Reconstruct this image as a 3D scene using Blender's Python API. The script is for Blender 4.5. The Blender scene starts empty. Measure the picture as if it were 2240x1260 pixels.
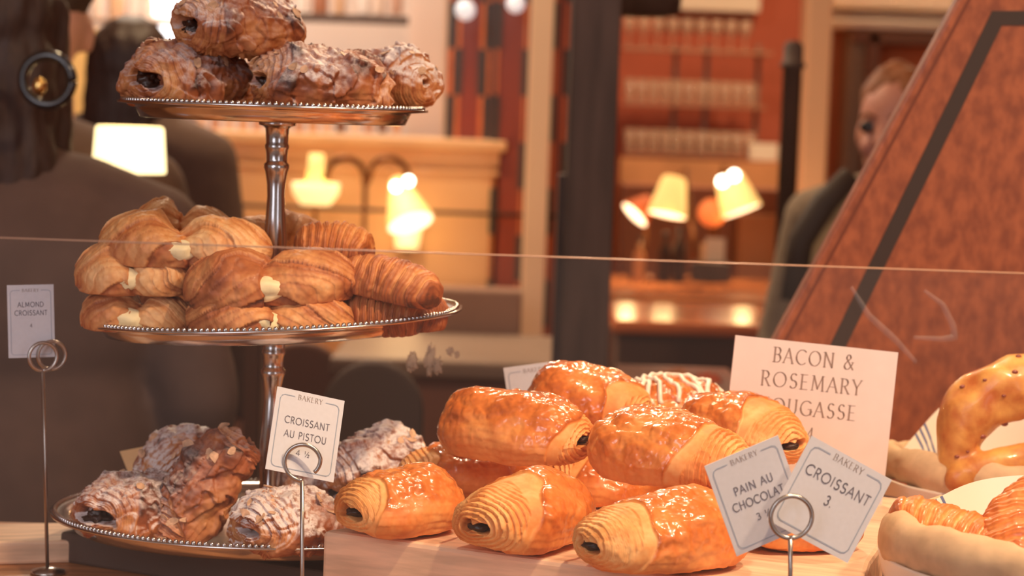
import bpy, bmesh, math, random
import numpy as np
from mathutils import Vector, Matrix

# ------------------------------------------------------------------ camera, world, lights, exposure
S = bpy.context.scene
COL = S.collection
F = 4600.0                       # focal length in pixels of the 2240 px wide frame
CAM = Vector((0, 0, 1.55))
PITCH, ROLL = math.radians(4.72), math.radians(2.0)
_d = Vector((0, math.cos(PITCH), -math.sin(PITCH)))
_r0 = Vector((1, 0, 0)); _u0 = Vector((0, math.sin(PITCH), math.cos(PITCH)))
_r = _r0 * math.cos(ROLL) + _u0 * math.sin(ROLL)
_u = -_r0 * math.sin(ROLL) + _u0 * math.cos(ROLL)
cd = bpy.data.cameras.new('camera'); cam = bpy.data.objects.new('camera', cd); COL.objects.link(cam)
cd.sensor_width = 36; cd.lens = 36 * F / 2240; cd.clip_start = 0.05; cd.clip_end = 100
cam.matrix_world = Matrix(((_r.x, _u.x, -_d.x, CAM.x), (_r.y, _u.y, -_d.y, CAM.y), (_r.z, _u.z, -_d.z, CAM.z), (0, 0, 0, 1)))
cd.dof.use_dof = True; cd.dof.focus_distance = 1.64; cd.dof.aperture_fstop = 6.8
S.camera = cam
S.view_settings.view_transform = 'Standard'; S.view_settings.look = 'None'
S.view_settings.gamma = 1; S.view_settings.exposure = 0.0
S.view_settings.use_curve_mapping = False

W = bpy.data.worlds.new('room_air'); S.world = W; W.use_nodes = True
wn = W.node_tree; bg = wn.nodes['Background']
tc = wn.nodes.new('ShaderNodeTexCoord'); sx = wn.nodes.new('ShaderNodeSeparateXYZ')
wr = wn.nodes.new('ShaderNodeValToRGB')
wn.links.new(tc.outputs['Generated'], sx.inputs[0]); wn.links.new(sx.outputs['Z'], wr.inputs[0])
wr.color_ramp.elements[0].position = 0.0; wr.color_ramp.elements[0].color = (0.22, 0.145, 0.115, 1)
wr.color_ramp.elements[1].position = 0.55; wr.color_ramp.elements[1].color = (0.60, 0.44, 0.37, 1)
wn.links.new(wr.outputs[0], bg.inputs[0]); bg.inputs[1].default_value = 0.88

def lamp(kind, name, loc, target, power, color, size=0.1, spot=60, blend=0.5):
    l = bpy.data.lights.new(name, kind); o = bpy.data.objects.new(name, l); COL.objects.link(o)
    l.energy = power; l.color = color
    if kind == 'AREA': l.size = size
    elif kind == 'SPOT': l.spot_size = math.radians(spot); l.spot_blend = blend; l.shadow_soft_size = size
    else: l.shadow_soft_size = size
    o.location = loc
    if target is not None:
        o.rotation_euler = (Vector(target) - Vector(loc)).to_track_quat('-Z', 'Y').to_euler()
    return o
# ceiling spots over the counter, and the daylight of the shop front behind the photographer
lamp('SPOT', 'counter_spot', (0.55, 0.95, 2.75), (0.22, 1.62, 1.25), 92, (1.0, 0.70, 0.42), 0.035, 42, 0.6)
lamp('SPOT', 'counter_spot_rear', (0.25, 2.75, 2.7), (0.0, 1.75, 1.35), 60, (1.0, 0.72, 0.46), 0.05, 50, 0.6)
lamp('AREA', 'shop_front_daylight', (-1.1, -1.2, 2.7), (-0.1, 1.7, 1.35), 20, (0.94, 0.93, 1.0), 1.2)

def P(px, py, Y):
    v = _d + _r * ((px - 1120) / F) + _u * ((630 - py) / F)
    return CAM + v * (Y / v.y)
def Yz(px, py, z):               # depth at which the sight line of a pixel meets height z
    v = _d + _r * ((px - 1120) / F) + _u * ((630 - py) / F)
    return v.y * (z - CAM.z) / v.z

# ------------------------------------------------------------------ helpers
def lin(c):
    return tuple(((x / 255) / 12.92 if x / 255 <= 0.04045 else ((x / 255 + 0.055) / 1.055) ** 2.4) for x in c)
def node(nt, t, **kw):
    n = nt.nodes.new(t)
    for k, v in kw.items(): setattr(n, k, v)
    return n
def mat(name, c, rough=0.6, metal=0.0, var=0.0, scale=20.0, bump=0.0, stretch=(1, 1, 1), emit=None, coat=0.0, c2=None, detail=4):
    m = bpy.data.materials.new(name); m.use_nodes = True; nt = m.node_tree
    b = nt.nodes['Principled BSDF']; col = lin(c)
    b.inputs['Roughness'].default_value = rough; b.inputs['Metallic'].default_value = metal
    if coat: b.inputs['Coat Weight'].default_value = coat; b.inputs['Coat Roughness'].default_value = 0.12
    if var or bump or c2:
        t = node(nt, 'ShaderNodeTexCoord'); mp = node(nt, 'ShaderNodeMapping'); mp.inputs['Scale'].default_value = stretch
        nz = node(nt, 'ShaderNodeTexNoise'); nz.inputs['Scale'].default_value = scale; nz.inputs['Detail'].default_value = detail
        nt.links.new(t.outputs['Object'], mp.inputs[0]); nt.links.new(mp.outputs[0], nz.inputs[0])
        r = node(nt, 'ShaderNodeValToRGB')
        a = lin(c2) if c2 else tuple(x * (1 - var) for x in col)
        e = col if c2 else tuple(min(1, x * (1 + var)) for x in col)
        r.color_ramp.elements[0].position = 0.35; r.color_ramp.elements[0].color = (*a, 1)
        r.color_ramp.elements[1].position = 0.65; r.color_ramp.elements[1].color = (*e, 1)
        nt.links.new(nz.outputs[0], r.inputs[0]); nt.links.new(r.outputs[0], b.inputs['Base Color'])
        if bump:
            bp = node(nt, 'ShaderNodeBump'); bp.inputs['Strength'].default_value = bump; bp.inputs['Distance'].default_value = 0.002
            nt.links.new(nz.outputs[0], bp.inputs['Height']); nt.links.new(bp.outputs[0], b.inputs['Normal'])
    else:
        b.inputs['Base Color'].default_value = (*col, 1)
    if emit:
        b.inputs['Emission Color'].default_value = (*emit[0], 1); b.inputs['Emission Strength'].default_value = emit[1]
    return m

def link(name, me, parent=None, m=None):
    o = bpy.data.objects.new(name, me); COL.objects.link(o)
    if m is not None and me is not None:
        for k in (m if isinstance(m, (list, tuple)) else [m]): me.materials.append(k)
    if parent is not None: o.parent = parent
    return o
def tag(o, label, cat, group=None, kind=None):
    if label: o['label'] = label
    if cat: o['category'] = cat
    if group: o['group'] = group
    if kind: o['kind'] = kind
    return o
def empty(name, loc=(0, 0, 0), rot=(0, 0, 0)):
    o = bpy.data.objects.new(name, None); COL.objects.link(o); o.empty_display_size = 0.05
    o.location = loc; o.rotation_euler = rot
    return o
def struct(o): o['kind'] = 'structure'; return o

class MB:
    """collects shapes into one mesh"""
    def __init__(s): s.v = []; s.f = []; s.mi = []
    def add(s, v, f, mi=0):
        n = len(s.v); s.v += [tuple(p) for p in v]; s.f += [tuple(i + n for i in q) for q in f]; s.mi += [mi] * len(f); return s
    def box(s, a, b, mi=0, M=None):
        v = [Vector((x, y, z)) for x in (a[0], b[0]) for y in (a[1], b[1]) for z in (a[2], b[2])]
        if M is not None: v = [M @ p for p in v]
        return s.add(v, [(0, 1, 3, 2), (4, 6, 7, 5), (0, 4, 5, 1), (2, 3, 7, 6), (0, 2, 6, 4), (1, 5, 7, 3)], mi)
    def prism(s, pts, d, mi=0):      # planar outline pushed along vector d
        n = len(pts); v = [Vector(p) for p in pts] + [Vector(p) + Vector(d) for p in pts]
        return s.add(v, [tuple(range(n)), tuple(range(2 * n - 1, n - 1, -1))] + [(i, i + n, (i + 1) % n + n, (i + 1) % n) for i in range(n)], mi)
    def tube(s, pts, r, n=10, mi=0, cap=True):
        pts = [Vector(p) for p in pts]; rs = r if isinstance(r, (list, tuple)) else [r] * len(pts)
        up = Vector((0, 0, 1)); v = []; prev = None
        for i, p in enumerate(pts):
            t = (pts[min(i + 1, len(pts) - 1)] - pts[max(i - 1, 0)]).normalized()
            if prev is None:
                a = t.orthogonal().normalized()
            else:
                a = (prev - t * prev.dot(t)).normalized()
            prev = a; b = t.cross(a)
            for k in range(n):
                q = 2 * math.pi * k / n; v.append(p + (a * math.cos(q) + b * math.sin(q)) * rs[i])
        f = [(i * n + k, i * n + (k + 1) % n, (i + 1) * n + (k + 1) % n, (i + 1) * n + k) for i in range(len(pts) - 1) for k in range(n)]
        if cap: f += [tuple(range(n - 1, -1, -1)), tuple((len(pts) - 1) * n + k for k in range(n))]
        return s.add(v, f, mi)
    def lathe(s, prof, n=48, c=(0, 0, 0), mi=0, M=None):
        v = []
        for r, z in prof:
            for k in range(n):
                q = 2 * math.pi * k / n; p = Vector((c[0] + r * math.cos(q), c[1] + r * math.sin(q), c[2] + z))
                v.append(M @ p if M is not None else p)
        f = [(i * n + k, i * n + (k + 1) % n, (i + 1) * n + (k + 1) % n, (i + 1) * n + k) for i in range(len(prof) - 1) for k in range(n)]
        return s.add(v, f, mi)
    def ball(s, c, r, n=12, mi=0, sc=(1, 1, 1)):
        c = Vector(c); prof = [(math.sin(math.pi * i / n) * r, -math.cos(math.pi * i / n) * r) for i in range(n + 1)]
        v = []; m = 2 * n
        for rr, z in prof:
            for k in range(m):
                q = 2 * math.pi * k / m; v.append(c + Vector((rr * math.cos(q) * sc[0], rr * math.sin(q) * sc[1], z * sc[2])))
        f = [(i * m + k, i * m + (k + 1) % m, (i + 1) * m + (k + 1) % m, (i + 1) * m + k) for i in range(n) for k in range(m)]
        return s.add(v, f, mi)
    def mesh(s, name, smooth=False):
        me = bpy.data.meshes.new(name); me.from_pydata([tuple(p) for p in s.v], [], s.f)
        me.polygons.foreach_set('material_index', s.mi)
        me.validate(); me.update()
        if smooth: me.polygons.foreach_set('use_smooth', [True] * len(me.polygons))
        return me
    def build(s, name, m, parent=None, smooth=False, bevel=0.0):
        o = link(name, s.mesh(name, smooth), parent, m)
        if bevel:
            b = o.modifiers.new('bevel', 'BEVEL'); b.width = bevel; b.segments = 2; b.limit_method = 'ANGLE'
        return o
def bake_mods(o, smooth=True):
    dg = bpy.context.evaluated_depsgraph_get(); dg.update()
    me = bpy.data.meshes.new_from_object(o.evaluated_get(dg)); old = o.data
    o.modifiers.clear(); o.data = me; me.name = old.name
    if smooth: me.polygons.foreach_set('use_smooth', [True] * len(me.polygons))
    return o
def remesh(o, vox, smooth=4):
    r = o.modifiers.new('r', 'REMESH'); r.mode = 'VOXEL'; r.voxel_size = vox
    if smooth:
        k = o.modifiers.new('s', 'SMOOTH'); k.iterations = smooth; k.factor = 0.5
    return bake_mods(o)

# ------------------------------------------------------------------ numpy noise
_rng = np.random.default_rng(5)
_G = _rng.normal(size=(4096, 3)); _G /= np.linalg.norm(_G, axis=1, keepdims=True)
def perlin(p, seed=0):
    p = np.asarray(p, float) + seed * 17.31; i = np.floor(p).astype(np.int64); f = p - i
    u = f * f * f * (f * (f * 6 - 15) + 10); out = 0
    for dx in (0, 1):
        for dy in (0, 1):
            for dz in (0, 1):
                h = ((i[..., 0] + dx) * 73856093 ^ (i[..., 1] + dy) * 19349663 ^ (i[..., 2] + dz) * 83492791) & 4095
                g = _G[h]; w = (u[..., 0] if dx else 1 - u[..., 0]) * (u[..., 1] if dy else 1 - u[..., 1]) * (u[..., 2] if dz else 1 - u[..., 2])
                out = out + w * (g * (f - np.array([dx, dy, dz]))).sum(-1)
    return out * 1.5
def fbm(p, o=3, seed=0):
    p = np.asarray(p, float); return sum(perlin(p * 2 ** k, seed + k) * 0.5 ** k for k in range(o))
def sst(a, b, x):
    t = np.clip((x - a) / (b - a), 0, 1); return t * t * (3 - 2 * t)
def grid_normals(V):
    du = np.gradient(V, axis=0); dv = np.roll(V, -1, 1) - np.roll(V, 1, 1)
    n = np.cross(du, dv); l = np.linalg.norm(n, axis=-1, keepdims=True); n = n / np.maximum(l, 1e-12)
    n[0] = n[1].mean(0); n[-1] = n[-2].mean(0)
    return n
def grid_mesh(name, V, colr):
    N, M, _ = V.shape
    me = bpy.data.meshes.new(name)
    idx = np.arange(N * M).reshape(N, M); a = idx[:-1]; b = idx[1:]
    q = np.stack([a, b, np.roll(b, -1, 1), np.roll(a, -1, 1)], -1).reshape(-1, 4)
    me.vertices.add(N * M); me.vertices.foreach_set('co', V.reshape(-1).astype(np.float32))
    me.loops.add(len(q) * 4); me.loops.foreach_set('vertex_index', q.reshape(-1).astype(np.int32))
    me.polygons.add(len(q)); me.polygons.foreach_set('loop_start', (np.arange(len(q)) * 4).astype(np.int32))
    me.polygons.foreach_set('use_smooth', [True] * len(q))
    me.update(calc_edges=True); me.validate()
    at = me.color_attributes.new('bake', 'FLOAT_COLOR', 'POINT')
    c = np.ones((N * M, 4), np.float32); c[:, :3] = colr.reshape(-1, 3); at.data.foreach_set('color', c.reshape(-1))
    return me

# ------------------------------------------------------------------ pastry material: how far each bit is baked, glazed, sugared
def pastry_mat(name, ramp, rough_skin, rough_dough, coat, sugar=False, fine=220, bump=0.35):
    m = bpy.data.materials.new(name); m.use_nodes = True; nt = m.node_tree; L = nt.links.new
    b = nt.nodes['Principled BSDF']
    at = node(nt, 'ShaderNodeAttribute', attribute_name='bake'); sp = node(nt, 'ShaderNodeSeparateColor'); L(at.outputs['Color'], sp.inputs[0])
    t = node(nt, 'ShaderNodeTexCoord')
    nz = node(nt, 'ShaderNodeTexNoise'); nz.inputs['Scale'].default_value = fine; nz.inputs['Detail'].default_value = 5; L(t.outputs['Object'], nz.inputs[0])
    n2 = node(nt, 'ShaderNodeTexNoise'); n2.inputs['Scale'].default_value = 45; n2.inputs['Detail'].default_value = 4; L(t.outputs['Object'], n2.inputs[0])
    ad = node(nt, 'ShaderNodeMath', operation='MULTIPLY_ADD'); L(nz.outputs[0], ad.inputs[0]); ad.inputs[1].default_value = 0.34; L(sp.outputs[0], ad.inputs[2])
    a2 = node(nt, 'ShaderNodeMath', operation='MULTIPLY_ADD'); L(n2.outputs[0], a2.inputs[0]); a2.inputs[1].default_value = 0.30; L(ad.outputs[0], a2.inputs[2])
    a3 = node(nt, 'ShaderNodeMath', operation='SUBTRACT'); L(a2.outputs[0], a3.inputs[0]); a3.inputs[1].default_value = 0.32
    r = node(nt, 'ShaderNodeValToRGB'); el = r.color_ramp.elements
    while len(el) < len(ramp): el.new(0.5)
    for e, (p, c) in zip(el, ramp): e.position = p; e.color = (*c, 1)
    L(a3.outputs[0], r.inputs[0])
    col = r.outputs[0]; ro = node(nt, 'ShaderNodeMix', data_type='FLOAT')
    L(sp.outputs[1], ro.inputs[0]); ro.inputs[2].default_value = rough_dough; ro.inputs[3].default_value = rough_skin
    rough = ro.outputs[0]
    cw = node(nt, 'ShaderNodeMath', operation='MULTIPLY'); L(sp.outputs[1], cw.inputs[0]); cw.inputs[1].default_value = coat
    L(cw.outputs[0], b.inputs['Coat Weight']); b.inputs['Coat Roughness'].default_value = 0.09
    if sugar:
        ge = node(nt, 'ShaderNodeNewGeometry'); sz = node(nt, 'ShaderNodeSeparateXYZ'); L(ge.outputs['Normal'], sz.inputs[0])
        mr = node(nt, 'ShaderNodeMapRange'); L(sz.outputs['Z'], mr.inputs[0]); mr.inputs[1].default_value = 0.0; mr.inputs[2].default_value = 0.75
        n3 = node(nt, 'ShaderNodeTexNoise'); n3.inputs['Scale'].default_value = 130; n3.inputs['Detail'].default_value = 7; n3.inputs['Roughness'].default_value = 0.75; L(t.outputs['Object'], n3.inputs[0])
        n4 = node(nt, 'ShaderNodeMapRange'); L(n3.outputs[0], n4.inputs[0]); n4.inputs[1].default_value = 0.36; n4.inputs[2].default_value = 0.60
        mu = node(nt, 'ShaderNodeMath', operation='MULTIPLY'); L(mr.outputs[0], mu.inputs[0]); L(n4.outputs[0], mu.inputs[1])
        mv = node(nt, 'ShaderNodeMath', operation='MULTIPLY', use_clamp=True); L(mu.outputs[0], mv.inputs[0]); L(sp.outputs[2], mv.inputs[1])
        mx = node(nt, 'ShaderNodeMix', data_type='RGBA'); L(mv.outputs[0], mx.inputs[0]); L(col, mx.inputs[6]); mx.inputs[7].default_value = (0.78, 0.69, 0.68, 1)
        col = mx.outputs[2]
    L(col, b.inputs['Base Color']); L(rough, b.inputs['Roughness'])
    bp = node(nt, 'ShaderNodeBump'); bp.inputs['Strength'].default_value = bump; bp.inputs['Distance'].default_value = 0.0015
    L(a2.outputs[0], bp.inputs['Height']); L(bp.outputs[0], b.inputs['Normal'])
    if coat: L(bp.outputs[0], b.inputs['Coat Normal'])
    b.inputs['Subsurface Weight'].default_value = 0.0
    return m
R_GLAZE = [(0.0, (0.94, 0.52, 0.20)), (0.26, (0.86, 0.345, 0.095)), (0.56, (0.70, 0.19, 0.034)), (0.85, (0.38, 0.075, 0.012)), (1.0, (0.13, 0.03, 0.01))]
R_DARK = [(0.0, (0.72, 0.38, 0.17)), (0.30, (0.55, 0.215, 0.075)), (0.60, (0.36, 0.098, 0.032)), (0.85, (0.18, 0.045, 0.018)), (1.0, (0.06, 0.017, 0.009))]
R_PALE = [(0.0, (0.88, 0.55, 0.27)), (0.30, (0.70, 0.31, 0.11)), (0.60, (0.46, 0.14, 0.042)), (0.85, (0.26, 0.065, 0.02)), (1.0, (0.09, 0.024, 0.010))]
M_glaze = pastry_mat('glazed_pastry', R_GLAZE, 0.30, 0.6, 0.9, bump=0.30)
M_almond = pastry_mat('sugared_pastry', R_DARK, 0.5, 0.65, 0.0, sugar=True, bump=0.7)
M_plain = pastry_mat('plain_pastry', R_PALE, 0.5, 0.6, 0.05, bump=0.35)
M_choc = mat('chocolate', (52, 26, 16), 0.35, var=0.3, scale=200, bump=0.4)
M_cheese = mat('cream_cheese', (246, 226, 178), 0.5, var=0.08, scale=90, bump=0.4)
M_flake = mat('almond_flake', (206, 164, 132), 0.55, var=0.25, scale=150)

def roll_mesh(name, seed, L=0.112, Wd=0.078, H=0.060, rough=0.0, sugar=0.0, hole=0.0068, pitch=0.0042, g0=0.034, g1=0.010, phi0=1.2, bake=0.0, band=0.010, face=0, N=250, M=190):
    """a rolled pastry lying on its base, axis along X, both coiled ends open"""
    a = np.linspace(0, math.pi, 2000); cx = -np.cos(a); X = np.sign(cx) * np.abs(cx) ** 0.80; Rr = np.sin(a) ** 0.70
    ds = np.hypot(np.diff(X) * L / 2, np.diff(Rr) * H / 2); arc = np.concatenate([[0], np.cumsum(ds)]); tot = arc[-1]
    s = np.linspace(0, tot, N); X = np.interp(s, arc, X); Rr = np.interp(s, arc, Rr); Rr[0] = Rr[-1] = 1e-4
    ph = np.linspace(0, 2 * math.pi, M, endpoint=False)
    c, sn = np.cos(ph), np.sin(ph); cy = np.sign(c) * np.abs(c) ** 0.92; sz = np.sign(sn) * np.abs(sn) ** 0.92
    V = np.zeros((N, M, 3)); V[..., 0] = (X * L / 2)[:, None]; V[..., 1] = Rr[:, None] * Wd / 2 * cy * (1 - 0.13 * sz); V[..., 2] = Rr[:, None] * H / 2 * sz
    q = V / np.array([L, Wd, H]); V[..., 2] *= 1 + 0.14 * perlin(q * 2.0, seed); V[..., 1] *= 1 + 0.14 * perlin(q * 2.0 + 9, seed)
    V[..., 2] += 0.05 * H * perlin(q * 3.1 + 4, seed + 1)
    if face:
        u = (1 + (-face) * X[:, None]) / 2
        V[..., 2] *= 1.09 - 0.25 * u ** 1.7; V[..., 1] *= 0.94 + 0.10 * u; V[..., 2] -= 0.03 * H * u ** 2
    zb = -0.62 * H / 2; z = V[..., 2]; V[..., 2] = np.where(z < zb, zb + (z - zb) * 0.22, z)
    nrm = grid_normals(V)
    if (nrm[N // 2, :, :] * (V[N // 2] - V[N // 2].mean(0))).sum() < 0: nrm = -nrm
    G = np.minimum(s, tot - s)[:, None] * np.ones((1, M)); side = np.where(s < tot / 2, 1.0, -1.0)[:, None]
    SN = np.ones((N, 1)) * sn[None, :]
    nz = fbm(V * 28, 3, seed); lo = fbm(V * 14, 2, seed + 5)
    edge = g0 + g1 * np.cos(ph[None, :] - phi0 * side) + 0.008 * lo + 0.003 * nz
    if face: edge = np.where(side == face, edge, 0.004 + 0.010 * (lo + 0.4) + 0.003 * np.cos(ph[None, :]))
    e2 = edge + np.where(side == face, 1.0, 0.35) * band * (1 + 1.2 * lo)
    s1 = sst(-0.0007, 0.0007, G - edge); s2 = sst(-0.0008, 0.0008, G - e2)
    skin = s2 * sst(-0.40, 0.15, SN + 0.6 * lo)
    t1 = G / pitch + side * ph[None, :] / (2 * math.pi) + 0.75 * fbm(V * 20, 2, seed + 3) + 0.14 * perlin(V * 75, seed)
    fr = t1 % 1.0; amp = np.clip(0.9 + 1.5 * perlin(V * 26, seed + 12), 0.12, 2.2)
    f2 = (t1 * 3.4 + 0.5 * nz) % 1.0
    lay = (1 - fr) ** 1.3
    d = 0.0015 * s1 + 0.0016 * s2 + (1 - s1) * (lay * 0.0017 * amp + 0.00045 * (1 - f2) + 0.0007 * fbm(V * 130, 2, seed + 40)) + 0.0020 * nz
    low = s2 - skin; zl = (V[..., 2] / 0.0052 + 0.9 * lo + 0.25 * nz) % 1.0
    d += low * (0.0004 * (1 - zl) * amp + 0.0006 * fbm(V * 120, 2, seed + 41))
    d += skin * (0.0015 * fbm(V * np.array([70, 110, 110]), 3, seed + 8) + 0.0016 * np.abs(perlin(V * 88, seed + 2)) + 0.0002 * perlin(V * 210, seed + 44))
    gh = hole * (1 + 0.55 * np.cos(2 * ph - 0.4) + 0.30 * perlin(np.stack([c * 1.3, sn * 1.3, 0 * c + seed], -1), seed))
    hm = 1 - sst(0.55, 1.15, G / gh[None, :])
    rr = 0
    if rough:
        rr = fbm(V * 42, 3, seed + 20); d += rough * (0.0040 * rr + 0.0011 * np.abs(perlin(V * 105, seed + 4)) - 0.0006)
        pt = fbm(V * np.array([22, 48, 48]), 2, seed + 31); d += rough * 0.0028 * sst(0.08, 0.13, pt)
        u3 = (V[..., 1] * 70 + V[..., 0] * 25 + 1.6 * lo + nz) % 1.0; d += rough * s1 * 0.0022 * (1 - u3)
    V2 = V + nrm * d[..., None]
    V2[..., 0] += hm * side * 0.014
    ends = 0.16 + 0.20 * sst(0.55, 0.97, fr) * np.clip(amp, 0.1, 1.5) + 0.12 * sst(0.5, 1, f2) + 0.30 * nz + 0.12 * lo
    mid = 0.20 + 0.22 * nz + 0.10 * fbm(V * 60, 2, seed + 6)
    top = 0.52 + 0.22 * nz + 0.12 * fbm(V * 55, 2, seed + 6) + 0.16 * sst(0.006, 0.0, G - e2)
    lowc = 0.34 + 0.05 * sst(0.6, 0.97, zl) * amp + 0.26 * nz
    brown = (1 - s1) * ends + (s1 - s2) * mid + skin * top + low * lowc
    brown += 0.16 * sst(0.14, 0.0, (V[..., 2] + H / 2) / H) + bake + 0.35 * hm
    if rough: brown += 0.20 * rough * sst(0.05, 0.5, rr) + 0.12 * rough * sst(0.7, 1, u3)
    col = np.stack([np.clip(brown, 0, 1), skin, np.ones_like(skin) * sugar * np.clip(1 + 1.3 * lo, 0.2, 1.7)], -1)
    V2[..., 2] -= V2[..., 2].min()
    return grid_mesh(name, V2, col), V2, nrm

def crescent_mesh(name, seed, L=0.13, R=0.026, bend=0.6, K=3.2, style='ribs', H=0.85, blunt=2.2, pinch=0.0, bake=0.0, sugar=0.0, tip=0.25, N=230, M=150, slant=0.5, lip=0.22):
    """a rolled croissant lying on its base, length along X, its horns turned towards -Y"""
    s = np.linspace(-1, 1, N); ph = np.linspace(0, 2 * math.pi, M, endpoint=False)
    th = s * bend; k = L / 2 / max(bend, 1e-3)
    sx, sy = np.sin(th) * k, (np.cos(th) - 1) * k
    t = np.stack([np.cos(th), -np.sin(th), 0 * th], -1); n = np.stack([np.sin(th), np.cos(th), 0 * th], -1)
    body = np.maximum(1 - np.abs(s) ** blunt, 0) ** 0.62
    end = np.maximum(1 - np.abs(s) ** 14, 0) ** 0.5
    rad = R * np.clip(tip * end + (1 - tip) * body, 1e-4, None)
    S2, PH = np.meshgrid(s, ph, indexing='ij')
    u = np.abs(S2) * K + slant * np.sin(PH + seed) * np.sign(S2) * 0.5 + 0.28 * perlin(np.stack([S2 * 2, np.cos(PH), np.sin(PH)], -1), seed) + (0.5 if style == 'ribs' else 0)
    fr = u % 1.0
    c, sn = np.cos(PH), np.sin(PH)
    V0 = np.stack([sx[:, None] + rad[:, None] * c * n[:, None, 0], sy[:, None] + rad[:, None] * c * n[:, None, 1], rad[:, None] * sn * H], -1)
    nz = fbm(V0 * 30, 3, seed)
    if style == 'ribs':
        mul = 1 + 0.15 * np.sin(math.pi * fr ** 0.7) ** 0.8 - 0.05
        fine = np.sin(2 * math.pi * (u * 4 + 0.8 * nz)); mul += 0.012 * fine
        brown = 0.34 + 0.16 * np.sin(math.pi * fr) - 0.16 * sst(0.72, 0.95, fr) - 0.06 * sst(0.12, 0.0, fr) + 0.05 * fine + 0.22 * nz
    else:
        sk = S2 + 0.10 * np.sin(PH + seed * 2.1) + 0.05 * perlin(np.stack([S2, c, sn], -1) * 2, seed)
        lob = 1 - pinch * np.exp(-((sk - 0.02) / 0.16) ** 2) * (0.30 + 0.70 * sst(-0.3, 0.5, sn - 0.5 * c))
        lob = lob * (1 + lip * (sst(-0.02, 0.02, sk) - 0.5) + 0.10 * np.sin(math.pi * np.abs(S2)))
        ln = PH * (5 / (2 * math.pi)) * 1.0 + 1.7 * np.abs(S2) ** 1.5 + 0.42 * perlin(np.stack([S2 * 1.2, c * 1.2, sn * 1.2], -1), seed + 5)
        f2 = ln % 1.0; f3 = (ln * 3.6 + 0.3 * nz) % 1.0
        mul = lob * (1 + 0.085 * (1 - f2) ** 1.2 + 0.018 * (1 - f3) + 0.06 * nz)
        brown = 0.26 + 0.24 * sst(0.45, 0.97, f2) + 0.13 * sst(0.4, 1, f3) + 0.20 * nz + 0.16 * sst(0.10, 0.0, np.abs(sk)) - 0.10 * sst(0.05, -0.25, sk) * 1.0
    mul = mul * (1 + 0.10 * perlin(V0 * 18, seed + 2))
    r = rad[:, None] * mul
    V = np.stack([sx[:, None] + r * c * n[:, None, 0], sy[:, None] + r * c * n[:, None, 1], r * sn * H], -1)
    V += (0.0016 * fbm(V0 * 85, 3, seed + 9))[..., None] * np.stack([c * n[:, None, 0], c * n[:, None, 1], sn], -1) * sst(0, 0.3, rad[:, None] / R)[..., None]
    zb = -0.55 * R * H; z = V[..., 2]; V[..., 2] = np.where(z < zb, zb + (z - zb) * 0.2, z)
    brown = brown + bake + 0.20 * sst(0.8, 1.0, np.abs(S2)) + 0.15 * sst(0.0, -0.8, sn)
    col = np.stack([np.clip(brown, 0, 1), 0.4 + 0 * brown, sugar + 0 * brown], -1)
    V[..., 2] -= V[..., 2].min()
    return grid_mesh(name, V, col), V

def lump(name, seed, r, sc, m, parent, loc, rough=0.18):
    b = MB().ball((0, 0, 0), 1.0, 16); v = np.array(b.v); k = 1 + rough * 2 * fbm(v * 1.7, 3, seed)
    b.v = [tuple(p) for p in v * k[:, None] * np.array(sc) * r]
    o = b.build(name, m, parent, True); o.location = loc
    return o
def flakes(V, nrm, seed, n, parent, name='flaked_almonds', m=None, size=0.006):
    rnd = random.Random(seed); mb = MB(); N, M, _ = V.shape
    k = 0; tries = 0
    while k < n and tries < 6000:
        tries += 1
        i, j = rnd.randrange(20, N - 20), rnd.randrange(M); nn = Vector(nrm[i, j])
        if nn.z < 0.25: continue
        p = Vector(V[i, j]); ax = (nn + Vector((rnd.uniform(-.5, .5), rnd.uniform(-.5, .5), rnd.uniform(-.2, .2)))).normalized()
        q = ax.to_track_quat('Z', 'Y').to_matrix(); w = size * rnd.uniform(0.5, 1.1); h = w * rnd.uniform(0.4, 0.75); ang = rnd.uniform(0, 6)
        pts = []
        for a in range(9):
            t = 2 * math.pi * a / 9; x, y = w * math.cos(t) * rnd.uniform(.8, 1.1), h * math.sin(t) * rnd.uniform(.8, 1.1)
            x, y = x * math.cos(ang) - y * math.sin(ang), x * math.sin(ang) + y * math.cos(ang)
            pts.append(p + q @ Vector((x, y, 0.0006 + 0.0012 * (x / size) ** 2)))
        mb.prism(pts, ax * 0.0006); k += 1
    o = mb.build(name, m or M_flake, parent); o['kind'] = 'stuff'; return o

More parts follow.
